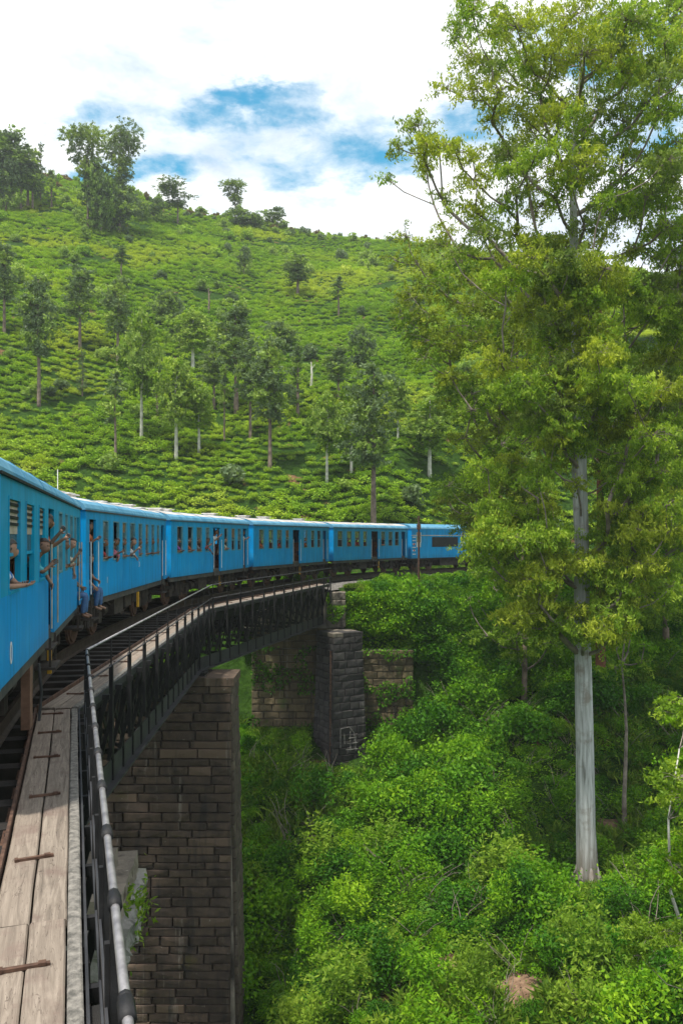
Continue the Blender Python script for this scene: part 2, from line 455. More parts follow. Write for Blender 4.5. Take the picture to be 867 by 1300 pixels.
# extend backward under the camera and forward round the hill
th = -.236; p = Vector(ctr[0]); back = []
for i in range(9):
    th -= .028 * 2.6; p = p - Vector((math.sin(th), math.cos(th))) * 2.6; back.append(tuple(p))
th = .76; p = Vector(ctr[-1]); fwd = []
for i in range(26):
    th += .014 * 3; p = p + Vector((math.sin(th), math.cos(th))) * 3; fwd.append(tuple(p))
ctl = np.array(back[::-1] + ctr + fwd)
# smooth resample
def catmull(P, m=8):
    out = []
    for i in range(1, len(P) - 2):
        p0, p1, p2, p3 = P[i - 1], P[i], P[i + 1], P[i + 2]
        for t_ in np.linspace(0, 1, m, endpoint=False):
            out.append(.5 * ((2 * p1) + (-p0 + p2) * t_ + (2 * p0 - 5 * p1 + 4 * p2 - p3) * t_ ** 2 + (-p0 + 3 * p1 - 3 * p2 + p3) * t_ ** 3))
    return np.array(out)
TR = catmull(ctl)
for _ in range(6): TR[1:-1] = (TR[:-2] + 2 * TR[1:-1] + TR[2:]) / 4
seg = np.linalg.norm(np.diff(TR, axis=0), axis=1); TS = np.r_[0, np.cumsum(seg)]
def track(s_):
    x = np.interp(s_, TS, TR[:, 0]); y = np.interp(s_, TS, TR[:, 1])
    x2 = np.interp(s_ + .3, TS, TR[:, 0]); y2 = np.interp(s_ + .3, TS, TR[:, 1])
    return x, y, math.atan2(x2 - x, y2 - y)
SHELF = TR[TR[:, 1] > 51.5]


# ------------------------------------------------------------------ terrain
YC = [-400, -40, 0, 15, 27, 33, 40, 46, 50, 53, 58, 69]
XC = [-400, -70, -32, -14, -3, 4, 9, 14, 26, 60, 400]
ZT = np.array([
    [-10, -12, -12, -11, -10, -9, -7.5, -6, -4, -2, 1, 5],
    [-10, -12, -12, -11, -10, -9, -7.5, -6, -4, -2, 1, 5],
    [-14, -15, -15, -15, -14, -13, -11, -8, -6, -4, -1, 2],
    [-19, -19, -20, -20, -19, -17.6, -14, -11, -9.7, -8, -5, 0],
    [-19, -19, -19, -18.6, -18, -16.8, -13.6, -11, -9.7, -8, -5, 0],
    [-17, -17, -17, -16, -14.8, -14.4, -13.0, -11, -9.4, -7.6, -4.6, 0],
    [-16, -16, -16, -15, -13.7, -13.6, -13.0, -10.6, -8.2, -6.0, -3.2, 0],
    [-15, -15, -15, -14.2, -13.2, -13.2, -12.8, -9.6, -7.2, -5.2, -2.6, 0],
    [-12, -12, -12, -12, -12, -11.6, -10, -7.6, -5.6, -4, -1.5, 1],
    [-10, -10, -10, -10, -9, -8, -7, -5, -3, -1.5, 0, 2],
    [-10, -10, -10, -10, -9, -8, -7, -5, -3, -1.5, 0, 2]], float)


def smooth_lookup(v, knots):
    i = np.clip(np.searchsorted(knots, v) - 1, 0, len(knots) - 2)
    k = np.asarray(knots, float)
    f = np.clip((v - k[i]) / (k[i + 1] - k[i]), 0, 1)
    return i, f


_ph = np.random.default_rng(3).uniform(0, 6.28, (24, 3))
_dr = np.random.default_rng(4).normal(size=(24, 2)); _dr /= np.linalg.norm(_dr, axis=1)[:, None]
def wav(x, y, wl, amp, k0=0, n=6):
    o = 0
    for k in range(k0, k0 + n):
        f = 6.283 / (wl * (1 + .37 * (k - k0)))
        o = o + np.sin((x * _dr[k, 0] + y * _dr[k, 1]) * f + _ph[k, 0] + 1.3 * np.sin((x * _dr[k, 1] - y * _dr[k, 0]) * f * .6 + _ph[k, 1]))
    return o * amp / n ** .5


def ground(x, y, fine=True):
    x = np.atleast_1d(np.asarray(x, float)); y = np.atleast_1d(np.asarray(y, float))
    ix, fx = smooth_lookup(x, XC); iy, fy = smooth_lookup(np.minimum(y, 69), YC)
    fx = fx * fx * (3 - 2 * fx)
    z = (ZT[ix, iy] * (1 - fy) + ZT[ix, iy + 1] * fy) * (1 - fx) + (ZT[ix + 1, iy] * (1 - fy) + ZT[ix + 1, iy + 1] * fy) * fx
    # tea hill
    s_ = np.clip(.553 - .00095 * x, .40, .66)
    ridge = 213 + wav(x, x * 0, 60, 2.0, 12, 4)
    yy = y - 69
    rr = ridge - 69
    prof = np.where(yy < rr, yy, rr + 6 * (1 - np.exp(-(yy - rr) / 12)) - np.maximum(yy - rr - 20, 0) * .25)
    hz = s_ * np.maximum(prof, -60)
    und = wav(x, y, 46, .9, 0, 5) * np.clip((y - 75) / 30, 0, 1) * np.clip((ridge + 30 - y) / 50, .15, 1)
    und = und + wav(x, y, 17, .30, 5, 5) * np.clip((y - 75) / 30, 0, 1)
    z = np.where(y > 69, z + np.maximum(hz, -30) + und, z)
    near = (y < 52) & (y > -10)
    z = z + wav(x, y, 6.5, .50, 9, 6) * np.clip((60 - y) / 20, 0, 1)
    # railway formation on its shelf beyond the abutment
    m = (y > 49) & (y < 130)
    if m.any():
        P = np.stack([x[m], y[m]], 1)
        dmin = np.full(len(P), 1e9); side = np.zeros(len(P))
        for k in range(0, len(SHELF) - 1):
            d = P - SHELF[k]; dd = np.hypot(d[:, 0], d[:, 1])
            tx, ty = SHELF[k + 1] - SHELF[k]
            sg = d[:, 0] * ty - d[:, 1] * tx
            u = dd < dmin; dmin[u] = dd[u]; side[u] = sg[u]
        up = np.clip((dmin - 3.3), 0, 99)
        zs = z[m]
        lower = -.55 - up * 1.15
        lift = np.where((P[:, 1] > 51.6), np.maximum(zs, lower), zs)
        cut = -.55 + np.clip(dmin - 3.0, 0, 99) * .9
        lift = np.minimum(lift, cut)
        z[m] = lift
    z = np.where(y < -60, z * np.clip(1 + (y + 60) / 400, .2, 1), z)
    return z


def gz(x, y): return float(ground(x, y)[0])


def hill_hit(px, py):
    """where the sight line through a photo pixel meets the slope"""
    lo = None
    for Y in np.arange(66, 260, .25):
        p = at(px, py, Y)
        if gz(p.x, Y) >= p.z: return Vector((p.x, Y, gz(p.x, Y)))
    p = at(px, py, 212)
    return Vector((p.x, 212, gz(p.x, 212)))


xs = np.r_[-1500, -700, -400, np.arange(-260, -60, 8), np.arange(-60, -22, 2), np.arange(-22, 32, .6), np.arange(32, 70, 2), np.arange(70, 270, 8), 400, 700, 1500]
ys = np.r_[-1500, -700, -300, -120, -60, np.arange(-40, 18, 3), np.arange(18, 74, .6), np.arange(74, 226, 1.8), np.arange(226, 330, 12), 450, 800, 1500]
GX, GY = np.meshgrid(xs, ys)
GZ = ground(GX.ravel(), GY.ravel()).reshape(GX.shape)
GZ = np.where(GY > 330, np.maximum(GZ, -20), GZ)
nx, ny = len(xs), len(ys)
idx = np.arange(nx * ny).reshape(ny, nx)
fc = np.stack([idx[:-1, :-1].ravel(), idx[:-1, 1:].ravel(), idx[1:, 1:].ravel(), idx[1:, :-1].ravel()], 1)
me = np_mesh('terrain', np.stack([GX.ravel(), GY.ravel(), GZ.ravel()], 1), fc, M['ground'])
me.polygons.foreach_set('use_smooth', [True] * len(me.polygons))
link('terrain', me, kind='structure')


# ------------------------------------------------------------------ railway track: structure with rails and sleepers
trk = link('railway_track', None, kind='structure')
S0, S1 = 2.0, float(TS[-1]) - 6
for sgn in (-.84, .84):
    mb = MB(); prof = [(-.035, 0), (.035, 0), (.035, -.04), (.01, -.07), (.01, -.22), (.07, -.245), (.07, -.265), (-.07, -.265), (-.07, -.245), (-.01, -.22), (-.01, -.07), (-.035, -.04)]
    prev = None
    for s_ in np.arange(S0, S1, 1.2):
        x, y, th = track(s_); k = len(mb.v)
        for a_, z_ in prof:
            q = a_ + sgn
            mb.v.append((x + q * math.cos(th), y - q * math.sin(th), z_))
        if prev is not None:
            for i in range(12):
                j = (i + 1) % 12
                mb.f.append((prev + i, prev + j, k + j, k + i)); mb.mi.append(0)
        prev = k
    mb.build('rail', M['rail_steel'], trk)
S_AB = float(TS[np.argmin(np.abs(TR[:, 1] - 50.2))])
sl_long = MB().box((0, 0, -.37), (3.9, .24, .20)).mesh('sleeper', M['sleeper'])
sl_short = MB().box((0, 0, -.37), (2.7, .24, .20)).mesh('sleeper', M['sleeper'])
s_ = S0
while s_ < min(S_AB + 34, S1):
    x, y, th = track(s_)
    o = link('sleeper', sl_long if s_ < S_AB else sl_short, trk, loc=(x, y, random.uniform(-.01, .01)), rot=(0, 0, -th + random.uniform(-.015, .015)))
    s_ += .78
# ballast on the formation
mb = MB(); prev = None
for s_ in np.arange(S_AB + 1.2, S1, 1.5):
    x, y, th = track(s_); k = len(mb.v)
    for a_, z_ in [(-2.5, -.62), (-1.75, -.31), (1.75, -.31), (2.4, -.62)]:
        mb.v.append((x + a_ * math.cos(th), y - a_ * math.sin(th), z_))
    if prev is not None:
        for i in range(3): mb.f.append((prev + i, prev + i + 1, k + i + 1, k + i)); mb.mi.append(0)
    prev = k
mb.build('ballast_bed', M['ballast'], kind='structure')


# ------------------------------------------------------------------ bridge spans
def rot_to(a, b):
    return -math.atan2(b[0] - a[0], b[1] - a[1])


plank_cache = {}
def plank_mesh(L, W, matname, thick=.07):
    key = (round(L, 2), W, matname)
    if key not in plank_cache:
        mb = MB(); n = 4; rg = random.Random(int(L * 100))
        k = 0
        # slightly uneven board with worn edges
        for i in range(n + 1):
            y = L * i / n
            j = rg.uniform(-.006, .006); h = rg.uniform(-.004, .004)
            for x_, z_ in ((-W / 2 + j, -thick), (-W / 2 + j, -.012), (-W / 2 + .012 + j, h), (W / 2 - .012 + j, h), (W / 2 + j, -.012), (W / 2 + j, -thick)):
                mb.v.append((x_, y, z_))
        for i in range(n):
            for q in range(6):
                a = i * 6 + q; b_ = i * 6 + (q + 1) % 6
                mb.f.append((a, a + 6, b_ + 6, b_)); mb.mi.append(0)
        mb.f.append(tuple(range(6))); mb.mi.append(0)
        mb.f.append(tuple(n * 6 + q for q in range(6))[::-1]); mb.mi.append(0)
        plank_cache[key] = mb.mesh('walkway_plank', M[matname])
    return plank_cache[key]


DZ = -.2            # walkway surface
def bridge_span(A, B, label, first=False, cleats=(), posts_from=0.6, post_step=1.62):
    A = Vector((A[0], A[1], 0)); B = Vector((B[0], B[1], 0)); L = (B - A).length
    t = thing('bridge_span', label, 'bridge span', A, rot_to(A, B), 'girder spans of the viaduct')
    # timber walkway, three strings of boards
    for x_, W, mn, off in ((-.49, .245, 'timber', 0.0), (-.235, .245, 'timber', .06), (-.055, .095, 'timber_grey', 1.1)):
        y = .03
        bl = [3.0] * 10
        if first: bl = [2.2, 3.3, 3.3, 1.8, 2.7, 3.4, 3.0]
        if off > .5: bl = [1.7] + [3.6] * 8
        i = 0
        while y < L - .05:
            l_ = min(bl[i % len(bl)], L - .03 - y); i += 1
            if l_ < .3: break
            link('walkway_plank', plank_mesh(l_ - .012, W, mn), t, loc=(x_ + random.uniform(-.004, .004), y, DZ + random.uniform(-.006, .004) + (.012 if mn == 'timber_grey' else 0)), rot=(0, random.uniform(-.02, .02), random.uniform(-.0012, .0012)))
            y += l_
    cl = MB().box((0, 0, .012), (.30, .035, .022)).box((-.155, 0, .014), (.03, .05, .028)).box((.10, 0, .022), (.05, .045, .02)).mesh('iron_cleat', M['rust'])
    for y in (cleats or np.arange(1.2, L - .5, 1.9)):
        link('iron_cleat', cl, t, loc=(-.36 + random.uniform(-.02, .02), y, DZ), rot=(0, 0, random.uniform(-.09, .14)))
    MB().bx(-.665, -.635, 0, L, DZ - .10, DZ + .05).bx(-.72, -.667, 0, L, DZ - .1, DZ - .085).build('edge_angle', M['rust'], t)
    # near lattice girder
    gx = -.40
    MB().bx(gx - .10, gx + .10, .02, L - .02, -.50, -.47).bx(gx - .012, gx + .012, .02, L - .02, -.82, -.502).build('top_chord', M['steel_black'], t)
    MB().bx(gx - .16, gx + .16, .02, L - .02, -2.66, -2.62).bx(gx - .012, gx + .012, .02, L - .02, -2.618, -2.14).build('bottom_chord', M['steel_grey'], t)
    nb = max(1, int(round(L / 1.05))); st = L / nb
    ang = MB().bx(-.045, .045, -.035, .035, -2.14, -.82).bx(.014, .05, -.03, .03, -2.6, -2.14).mesh('girder_stiffener', M['steel_black'])
    for i in range(nb + 1):
        y = min(max(i * st, .06), L - .06)
        link('girder_stiffener', ang, t, loc=(gx, y, 0))
    d1 = MB().beam((-.02, 0, -2.16), (-.02, st, -.80), .02, .09).mesh('lattice_bar', M['steel_black'])
    d2 = MB().beam((.02, st, -2.16), (.02, 0, -.80), .02, .09).mesh('lattice_bar', M['steel_black'])
    for i in range(nb):
        for d_ in (d1, d2): link('lattice_bar', d_, t, loc=(gx, i * st, 0))
    # far girder made solid, a black backdrop in place of shade; cross frames between
    fx = -4.75
    mb = MB().bx(fx - .012, fx + .012, .02, L - .02, -2.62, -.50).bx(fx - .16, fx + .16, .02, L - .02, -2.66, -2.622).bx(fx - .16, fx + .16, .02, L - .02, -.498, -.47)
    for i in range(nb + 1): mb.bx(fx + .013, fx + .10, min(max(i * st, .08), L - .08) - .02, min(max(i * st, .08), L - .08) + .02, -2.61, -.51)
    mb.build('far_girder_backdrop', M['steel_black'], t)
    mb = MB()
    for i in range(0, nb + 1, 2):
        y = min(max(i * st, .12), L - .12)
        mb.bx(fx + .11, gx - .05, y - .04, y + .04, -.68, -.55).bx(fx + .11, gx - .05, y - .04, y + .04, -2.58, -2.46)
        mb.beam((fx + .2, y + .06, -2.45), (gx - .1, y + .06, -.7), .05, .08).beam((gx - .1, y - .06, -2.45), (fx + .2, y - .06, -.7), .05, .08)
    mb.build('cross_frame', M['steel_black'], t)
    # second stringer under the near rail, hides the void a little
    # cantilever brackets that carry the walkway
    br = MB().bx(gx + .02, .16, -.03, .03, DZ - .17, DZ - .075).beam((.10, 0, DZ - .15), (gx + .05, 0, -2.05), .05, .075).bx(-.70, gx - .0, -.03, .03, DZ - .17, DZ - .075).mesh('walkway_bracket', M['steel_black'])
    for i in range(nb):
        link('walkway_bracket', br, t, loc=(0, (i + .5) * st, 0))
    MB().bx(.012, .032, 0, L, DZ - .17, DZ - .02).bx(-.06, .010, 0, L, DZ - .17, DZ - .158).build('fascia_angle', M['steel_grey'], t)
    # handrail
    hx = .14
    if first:
        n = int(L / 1.02)
        MB().tube([(hx, .0, DZ + .93 + .0), (hx, L * .5, DZ + .94), (hx, L - .10, DZ + .94)], .023, 10).build('handrail', M['pipe'], t, smooth=True)
        MB().bx(hx - .05, hx - .035, 0, L - .1, DZ + .36, DZ + .42).build('mid_rail', M['steel_grey'], t)
        MB().bx(hx - .05, hx - .035, 0, L - .1, DZ - .02, DZ + .04).build('low_rail', M['steel_grey'], t)
        cp = MB().tube([(0, -.07, 0), (0, .07, 0)], .036, 8).tube([(0, .075, 0), (0, .11, 0)], .030, 8).box((-.0, 0, -.05), (.035, .09, .07)).mesh('rail_coupler', M['steel_black'], True)
        ps = MB().bx(-.022, .022, -.03, .03, -1.55, -.03).bx(-.05, -.024, -.02, .02, -1.2, -.2).mesh('railing_post', M['steel_black'])
        y = L - 9.9 - 1.02 * 9
        while y < L - .1:
            if y > 0:
                link('railing_post', ps, t, loc=(hx, y, DZ + .94))
                link('rail_coupler', cp, t, loc=(hx, y, DZ + .94))
            y += 1.02
        MB().bx(hx - .03, hx + .03, L - .12, L - .06, DZ - .9, DZ + .97).build('end_post', M['steel_black'], t)
    else:
        MB().tube([(hx, 0.02, DZ + .95), (hx, L, DZ + .95)], .022, 8).build('handrail', M['pipe'] if L > 18.4 else M['steel_grey'], t, smooth=True)
        MB().tube([(hx, 0.02, DZ + .42), (hx, L, DZ + .42)], .018, 6).build('mid_rail', M['steel_grey'], t, smooth=True)
        ps = MB().bx(-.035, .035, -.035, .035, -1.15, .44).bx(-.012, .012, -.012, .012, .44, .94).mesh('railing_post', M['steel_black'])
        y = .15
        while y < L:
            link('railing_post', ps, t, loc=(hx, y, DZ)); y += post_step
    return t, L


J0 = (1.35, -4.0); J12 = (-4.33, 13.6); J23 = (-5.22, 32.4); J3 = (-.75, 50.2)
bridge_span(J0, J12, 'near viaduct span under the camera with pale two-board timber walkway and thick pipe handrail', True,
            cleats=(8.6, 9.96, 11.9, 13.74, 15.4, 16.8, 18.1))
bridge_span(J12, J23, 'middle viaduct span from the lichen-capped pier to the tall brown stone pier')
bridge_span(J23, J3, 'far viaduct span from the tall brown stone pier to the mossy abutment', post_step=1.5)


# ------------------------------------------------------------------ masonry
def rust_block(seed):
    rg = random.Random(seed); mb = MB()
    g = .055
    # back ring, chamfer ring, face centre raised unevenly; x = length, y = depth (front at -y), z = height, unit size
    ring0 = [(-.5 + .008, -.5 + .02), (.5 - .008, -.5 + .02), (.5 - .008, .5 - .02), (-.5 + .008, .5 - .02)]
    for x_, z_ in ring0: mb.v.append((x_, .5, z_))
    for x_, z_ in ring0: mb.v.append((x_, -.12, z_))
    for x_, z_ in ring0: mb.v.append((x_ * (1 - g) + rg.uniform(-.01, .01), -.42 + rg.uniform(-.16, .16), z_ * (1 - 2.2 * g) + rg.uniform(-.04, .035)))
    mb.v.append((rg.uniform(-.2, .2), -.5 + rg.uniform(-.06, .06), rg.uniform(-.15, .15)))
    for a in (0, 4):
        for i in range(4):
            j = (i + 1) % 4
            mb.f.append((a + i, a + 4 + i, a + 4 + j, a + j)); mb.mi.append(0)
    for i in range(4):
        mb.f.append((8 + i, 12, 8 + (i + 1) % 4)); mb.mi.append(0)
    return mb


def block_meshes(m_, n=5, seed=0):
    return [rust_block(seed + i).mesh('stone_block', M[m_]) for i in range(n)]


def masonry(parent, corner, u, nrm, width, ztop, zbot, ch, meshes, batter=0.0, lmin=.6, lmax=1.15, depth=.22, uskew=0.0, seed=1, cap_count=None, taper_u=0.0):
    """blocks laid in courses on a wall face. corner = top left point of the face (x,y), u runs right, nrm points out"""
    rg = random.Random(seed); u = Vector((*u, 0)).normalized(); nrm = Vector((*nrm, 0)).normalized()
    rotz = math.atan2(u.y, u.x); made = 0
    z = ztop; row = 0
    while z - ch * .5 > zbot:
        h = ch * rg.uniform(.80, 1.2)
        out_ = batter * (ztop - z)
        w_ = width + 2 * taper_u * (ztop - z)
        x = -taper_u * (ztop - z); first = True
        while x < w_ - taper_u * (ztop - z) - .02:
            lim = w_ - taper_u * (ztop - z)
            l_ = rg.uniform(lmin, lmax) * (.6 if first and row % 2 else 1); first = False
            if lim - (x + l_) < lmin * .6: l_ = lim - x
            c = Vector((corner[0], corner[1], 0)) + u * (x + l_ / 2) + nrm * (out_ - depth * .5 + rg.uniform(.02, .05))
            link('stone_block', rg.choice(meshes), parent, loc=(c.x, c.y, z - h / 2), rot=(0, 0, rotz + rg.uniform(-.012, .012)), scale=(l_ - rg.uniform(0, .025), depth, h * rg.uniform(.95, .995)))
            x += l_; made += 1
        z -= h; row += 1
    return made


def core_box(name, parent, corners, ztop, zbot, batter, m_):
    """tapered core; corners counter-clockwise (x,y) at the top"""
    c = Vector((sum(p[0] for p in corners) / 4, sum(p[1] for p in corners) / 4))
    mb = MB(); H = ztop - zbot
    for zz_, k in ((zbot, 1), (ztop, 0)):
        for p in corners:
            d = Vector(p) - c; e = Vector((math.copysign(1, d.x), math.copysign(1, d.y))) * batter * H * k
            mb.v.append((p[0] + e.x, p[1] + e.y, zz_))
    for f in ((0, 3, 2, 1), (4, 5, 6, 7), (0, 1, 5, 4), (1, 2, 6, 5), (2, 3, 7, 6), (3, 0, 4, 7)):
        mb.f.append(f); mb.mi.append(0)
    return mb.build(name, m_, parent)


def shifted(corners, d):
    cx = sum(p[0] for p in corners) / 4; cy = sum(p[1] for p in corners) / 4
    return [(p[0] - math.copysign(d, p[0] - cx), p[1] - math.copysign(d, p[1] - cy)) for p in corners]


BT = .022
# tall brown pier between middle and far span (axis almost square to the line)
X0, X1, Y0, Y1 = -10.9, -4.25, 32.0, 34.1
t = thing('stone_pier', 'tall brown pier of coursed rough stone blocks under the bend of the viaduct', 'pier', (0, 0, 0), 0, 'stone piers of the viaduct')
cs = [(X0, Y0), (X1, Y0), (X1, Y1), (X0, Y1)]
core_box('pier_core', t, shifted(cs, .14), -2.95, -20.5, BT, M['mortar'])
bm1 = block_meshes('pier_stone', 6, 10)
masonry(t, (-9.3, Y0), (1, 0), (0, -1), 9.3 + X1, -3.15, -17.9, .335, bm1, BT, .75, 1.6, seed=3)
bm1s = block_meshes('side_stone', 4, 30)
masonry(t, (X1, Y0 + .02), (0, 1), (1, 0), Y1 - Y0, -3.15, -18.0, .405, bm1s, BT, .8, 1.2, seed=4)
mb = MB(); rg = random.Random(9); z = -3.15
while z > -17.5:
    x = X0
    while x < -9.4:
        l_ = min(rg.uniform(.6, 1.1), -9.35 - x)
        mb.box((x + l_ / 2, Y0 - .04 - BT * (-3.15 - z), z - .2), (l_ - .03, .2, .38)); x += max(l_, .1)
    z -= .405
mb.build('hidden_courses', M['pier_stone'], t, kind='stuff')
capm = [(X0 - .12, -4.13)]
for i, (a, b_) in enumerate(zip(np.linspace(X0 - .1, X1 + .1, 7)[:-1], np.linspace(X0 - .1, X1 + .1, 7)[1:])):
    MB().bx(a + .01, b_ - .01, Y0 - .05, Y1 + .05, -3.14, -2.82 - .015 * (i % 2)).build('cap_stone', M['pier_stone'], t)
for sx in (-.42, -4.75):
    a = Vector((J23[0], J23[1]))
    MB().bx(a.x + sx - .3, a.x + sx + .3, Y0 + .3, Y1 - .9, -2.80, -2.67).build('bearing', M['steel_black'], t)

# near pier with the lichen-covered cap
t = thing('stone_pier', 'near pier capped with pale lichened stones beside the pipe handrail', 'pier', (0, 0, 0), 0, 'stone piers of the viaduct')
c0 = Vector((-4.33, 13.9)); ux = Vector((math.cos(.12), math.sin(.12))).normalized(); uy = Vector((-ux.y, ux.x))
def P0(a, b_): q = c0 + ux * a + uy * b_; return (q.x, q.y)
mb = MB()
for zz_, e in ((-19.5, .25), (-4.7, 0)):
    for a, b_ in ((-6.2, -.7), (.42, -.7), (.42, 1.0), (-6.2, 1.0)):
        q = P0(a + math.copysign(e, a), b_ + math.copysign(e, b_)); mb.v.append((*q, zz_))
for f in ((0, 3, 2, 1), (4, 5, 6, 7), (0, 1, 5, 4), (1, 2, 6, 5), (2, 3, 7, 6), (3, 0, 4, 7)): mb.f.append(f); mb.mi.append(0)
mb.build('pier_core', M['mortar'], t)
masonry(t, P0(.52, -.75), (uy.x, uy.y), (ux.x, ux.y), 1.8, -4.46, -9.5, .4, block_meshes('side_stone', 4, 50), .015, .5, .95, seed=7)
masonry(t, P0(-1.6, -.8), (ux.x, ux.y), (-uy.x, -uy.y), 2.1, -4.46, -9.5, .4, block_meshes('side_stone', 4, 60), .015, .5, .95, seed=8)
rg = random.Random(5)
def rough_rock(sx, sy, sz, seed, m_, name, parent, loc, sub=2, amp=.16, rz=0):
    bm = bmesh.new(); bmesh.ops.create_cube(bm, size=1.0)
    bmesh.ops.subdivide_edges(bm, edges=bm.edges[:], cuts=sub, use_grid_fill=True)
    rr = random.Random(seed)
    for v_ in bm.verts:
        v_.co += Vector((rr.uniform(-1, 1), rr.uniform(-1, 1), rr.uniform(-1, 1))) * amp * .5
        v_.co.x *= sx; v_.co.y *= sy; v_.co.z *= sz
    me_ = bpy.data.meshes.new(name); bm.to_mesh(me_); bm.free(); me_.materials.append(M[m_])
    return link(name, me_, parent, loc=loc, rot=(0, 0, rz))
rz0 = math.atan2(ux.y, ux.x)
for lay, (zc, sz, rad) in enumerate(((-3.42, .42, .60), (-3.84, .42, .76), (-4.25, .42, .66))):
    for i, b_ in enumerate((-.62, .0, .62, 1.12)):
        if lay == 0 and i == 0: pass
        q = P0(rad - .42 + rg.uniform(-.05, .05), b_ * (1 if lay else .85) + .1)
        rough_rock(1.0, .66, sz, 100 + lay * 10 + i, 'cap_stone' if lay == 0 else 'lichen_stone', 'cap_rock', t, (*q, zc), amp=.05 if lay == 0 else .15, rz=rz0)
    for a in (-1.3, -2.4, -3.5, -4.6, -5.6):
        q = P0(a, .15); rough_rock(1.1, 2.1, sz, 140 + lay * 10 + int(-a), 'lichen_stone', 'cap_rock', t, (*q, zc), amp=.06, rz=rz0)
q = P0(.12, .35)
rough_rock(.66, .80, .36, 77, 'cap_stone', 'bearing_stone', t, (*q, -3.08), amp=.03, rz=rz0)

# dark isolated pier at the end of the far span
DPY = 48.0
pc = at(423, 900, DPY); rot = R(30)
ua = Vector((math.cos(rot), math.sin(rot))); ub = Vector((-math.sin(rot), math.cos(rot)))
t = thing('stone_pier', 'short black weathered pier with white daubs in front of the mossy wall', 'pier', (0, 0, 0), 0, 'stone piers of the viaduct')
W = 2.0
def dq(a, b_): q = Vector((pc.x, pc.y)) + ua * a + ub * b_; return (q.x, q.y)
mb = MB(); ZT2, ZB2 = EYE - 5.6, -11.0
for zz_, e in ((ZB2, .17), (ZT2, 0)):
    for a, b_ in ((.13 - e, .13 - e), (W - .13 + e, .13 - e), (W - .13 + e, W - .13 + e), (.13 - e, W - .13 + e)):
        mb.v.append((*dq(a, b_), zz_))
for f in ((0, 3, 2, 1), (4, 5, 6, 7), (0, 1, 5, 4), (1, 2, 6, 5), (2, 3, 7, 6), (3, 0, 4, 7)): mb.f.append(f); mb.mi.append(0)
mb.build('pier_core', M['mortar'], t)
bmd = block_meshes('dark_stone', 5, 70)
masonry(t, dq(0, 0), tuple(ua), tuple(-ub), W, ZT2 - .2, ZB2 + .3, .42, bmd, .025, .45, .85, seed=11, taper_u=.025)
masonry(t, dq(0, W), tuple(-ub), tuple(-ua), W, ZT2 - .2, ZB2 + .3, .42, bmd, .025, .45, .85, seed=12, taper_u=.025)
mb = MB()
for i in range(3):
    for j in range(3):
        q = dq((i + .5) * W / 3, (j + .5) * W / 3)
        o = link('cap_stone', MB().box((0, 0, 0), (W / 3 + .03, W / 3 + .03, .22)).mesh('cap_stone', M['dark_stone' if (i + j) % 3 else 'cap_stone']), t, loc=(*q, ZT2 - .09 + .01 * ((i + j) % 2)), rot=(0, 0, rot))
# white daubs low on the block face (weathered limewash marks)
mb = MB(); rg = random.Random(2)
for pts in ([(.35, -8.5), (.35, -9.6)], [(.35, -8.5), (.95, -8.45)], [(.95, -8.45), (1.25, -8.8), (1.3, -9.3)], [(.6, -8.8), (.62, -9.4)], [(.8, -9.4), (1.5, -9.42)], [(.9, -9.1), (1.4, -9.1)], [(1.0, -8.7), (1.02, -9.9)], [(1.35, -9.0), (1.36, -9.9)], [(.7, -9.75), (1.5, -9.78)]):
    for (a1, z1), (a2, z2) in zip(pts, pts[1:]):
        b1 = .025 * (ZT2 - z1) + .06
        p1 = Vector((*dq(a1, -b1 - .045), z1)); p2 = Vector((*dq(a2, -b1 - .045), z2))
        mb.beam(p1, p2, .035, .03)
mb.build('white_mark', M['worn_white'], t)
o = MB().beam((*dq(-.1, .12), ZT2 - 1.0), (*dq(-.17, .05), ZB2 + .5), .12, .10).build('rust_streak_pipe', M['rust'], t)

# abutment and wing wall
wm = block_meshes('wall_stone', 6, 90)
t = thing('stone_wall', 'mossy brown abutment wall of rough stone behind the short black pier', 'wall', (0, 0, 0), 0)
MB().bx(-5.4, -.15, 50.75, 53.5, -12.0, -2.95).build('wall_core', M['mortar'], t)
masonry(t, (-5.5, 50.7), (1, 0), (0, -1), 5.3, -2.95, -10.6, .45, wm, .02, .55, 1.1, seed=21)
t = thing('stone_wall', 'low mossy wing wall with brown patches to the right of the short black pier', 'wall', (0, 0, 0), 0)
MB().bx(1.0, 4.3, 50.9, 52.5, -11.0, -4.3).build('wall_core', M['mortar'], t)
masonry(t, (.9, 50.8), (1, 0), (0, -1), 3.5, -4.3, -9.2, .45, wm, .02, .55, 1.1, seed=22)
t = thing('stone_wall', 'rough ivy-hung stone block at the end of the far span above the short black pier', 'wall', (0, 0, 0), 0)
MB().bx(-6.4, .15, 50.55, 54.0, -2.93, -.75).build('wall_core', M['mortar'], t)
masonry(t, (-.9, 50.5), (1, 0), (0, -1), 1.15, -.7, -2.9, .44, block_meshes('cap_stone', 3, 95), .02, .35, .7, seed=23)
masonry(t, (.2, 50.5), (0, 1), (1, 0), 3.0, -.7, -2.9, .44, wm, .02, .5, .9, seed=24)


# ------------------------------------------------------------------ the train
ZB, ZE = 1.10, 3.27      # lower edge of the body side, eave
SILL, WTOP = 2.0, 3.04
LB = 10.94               # body length, placed from .34 to .34+LB along each car's line


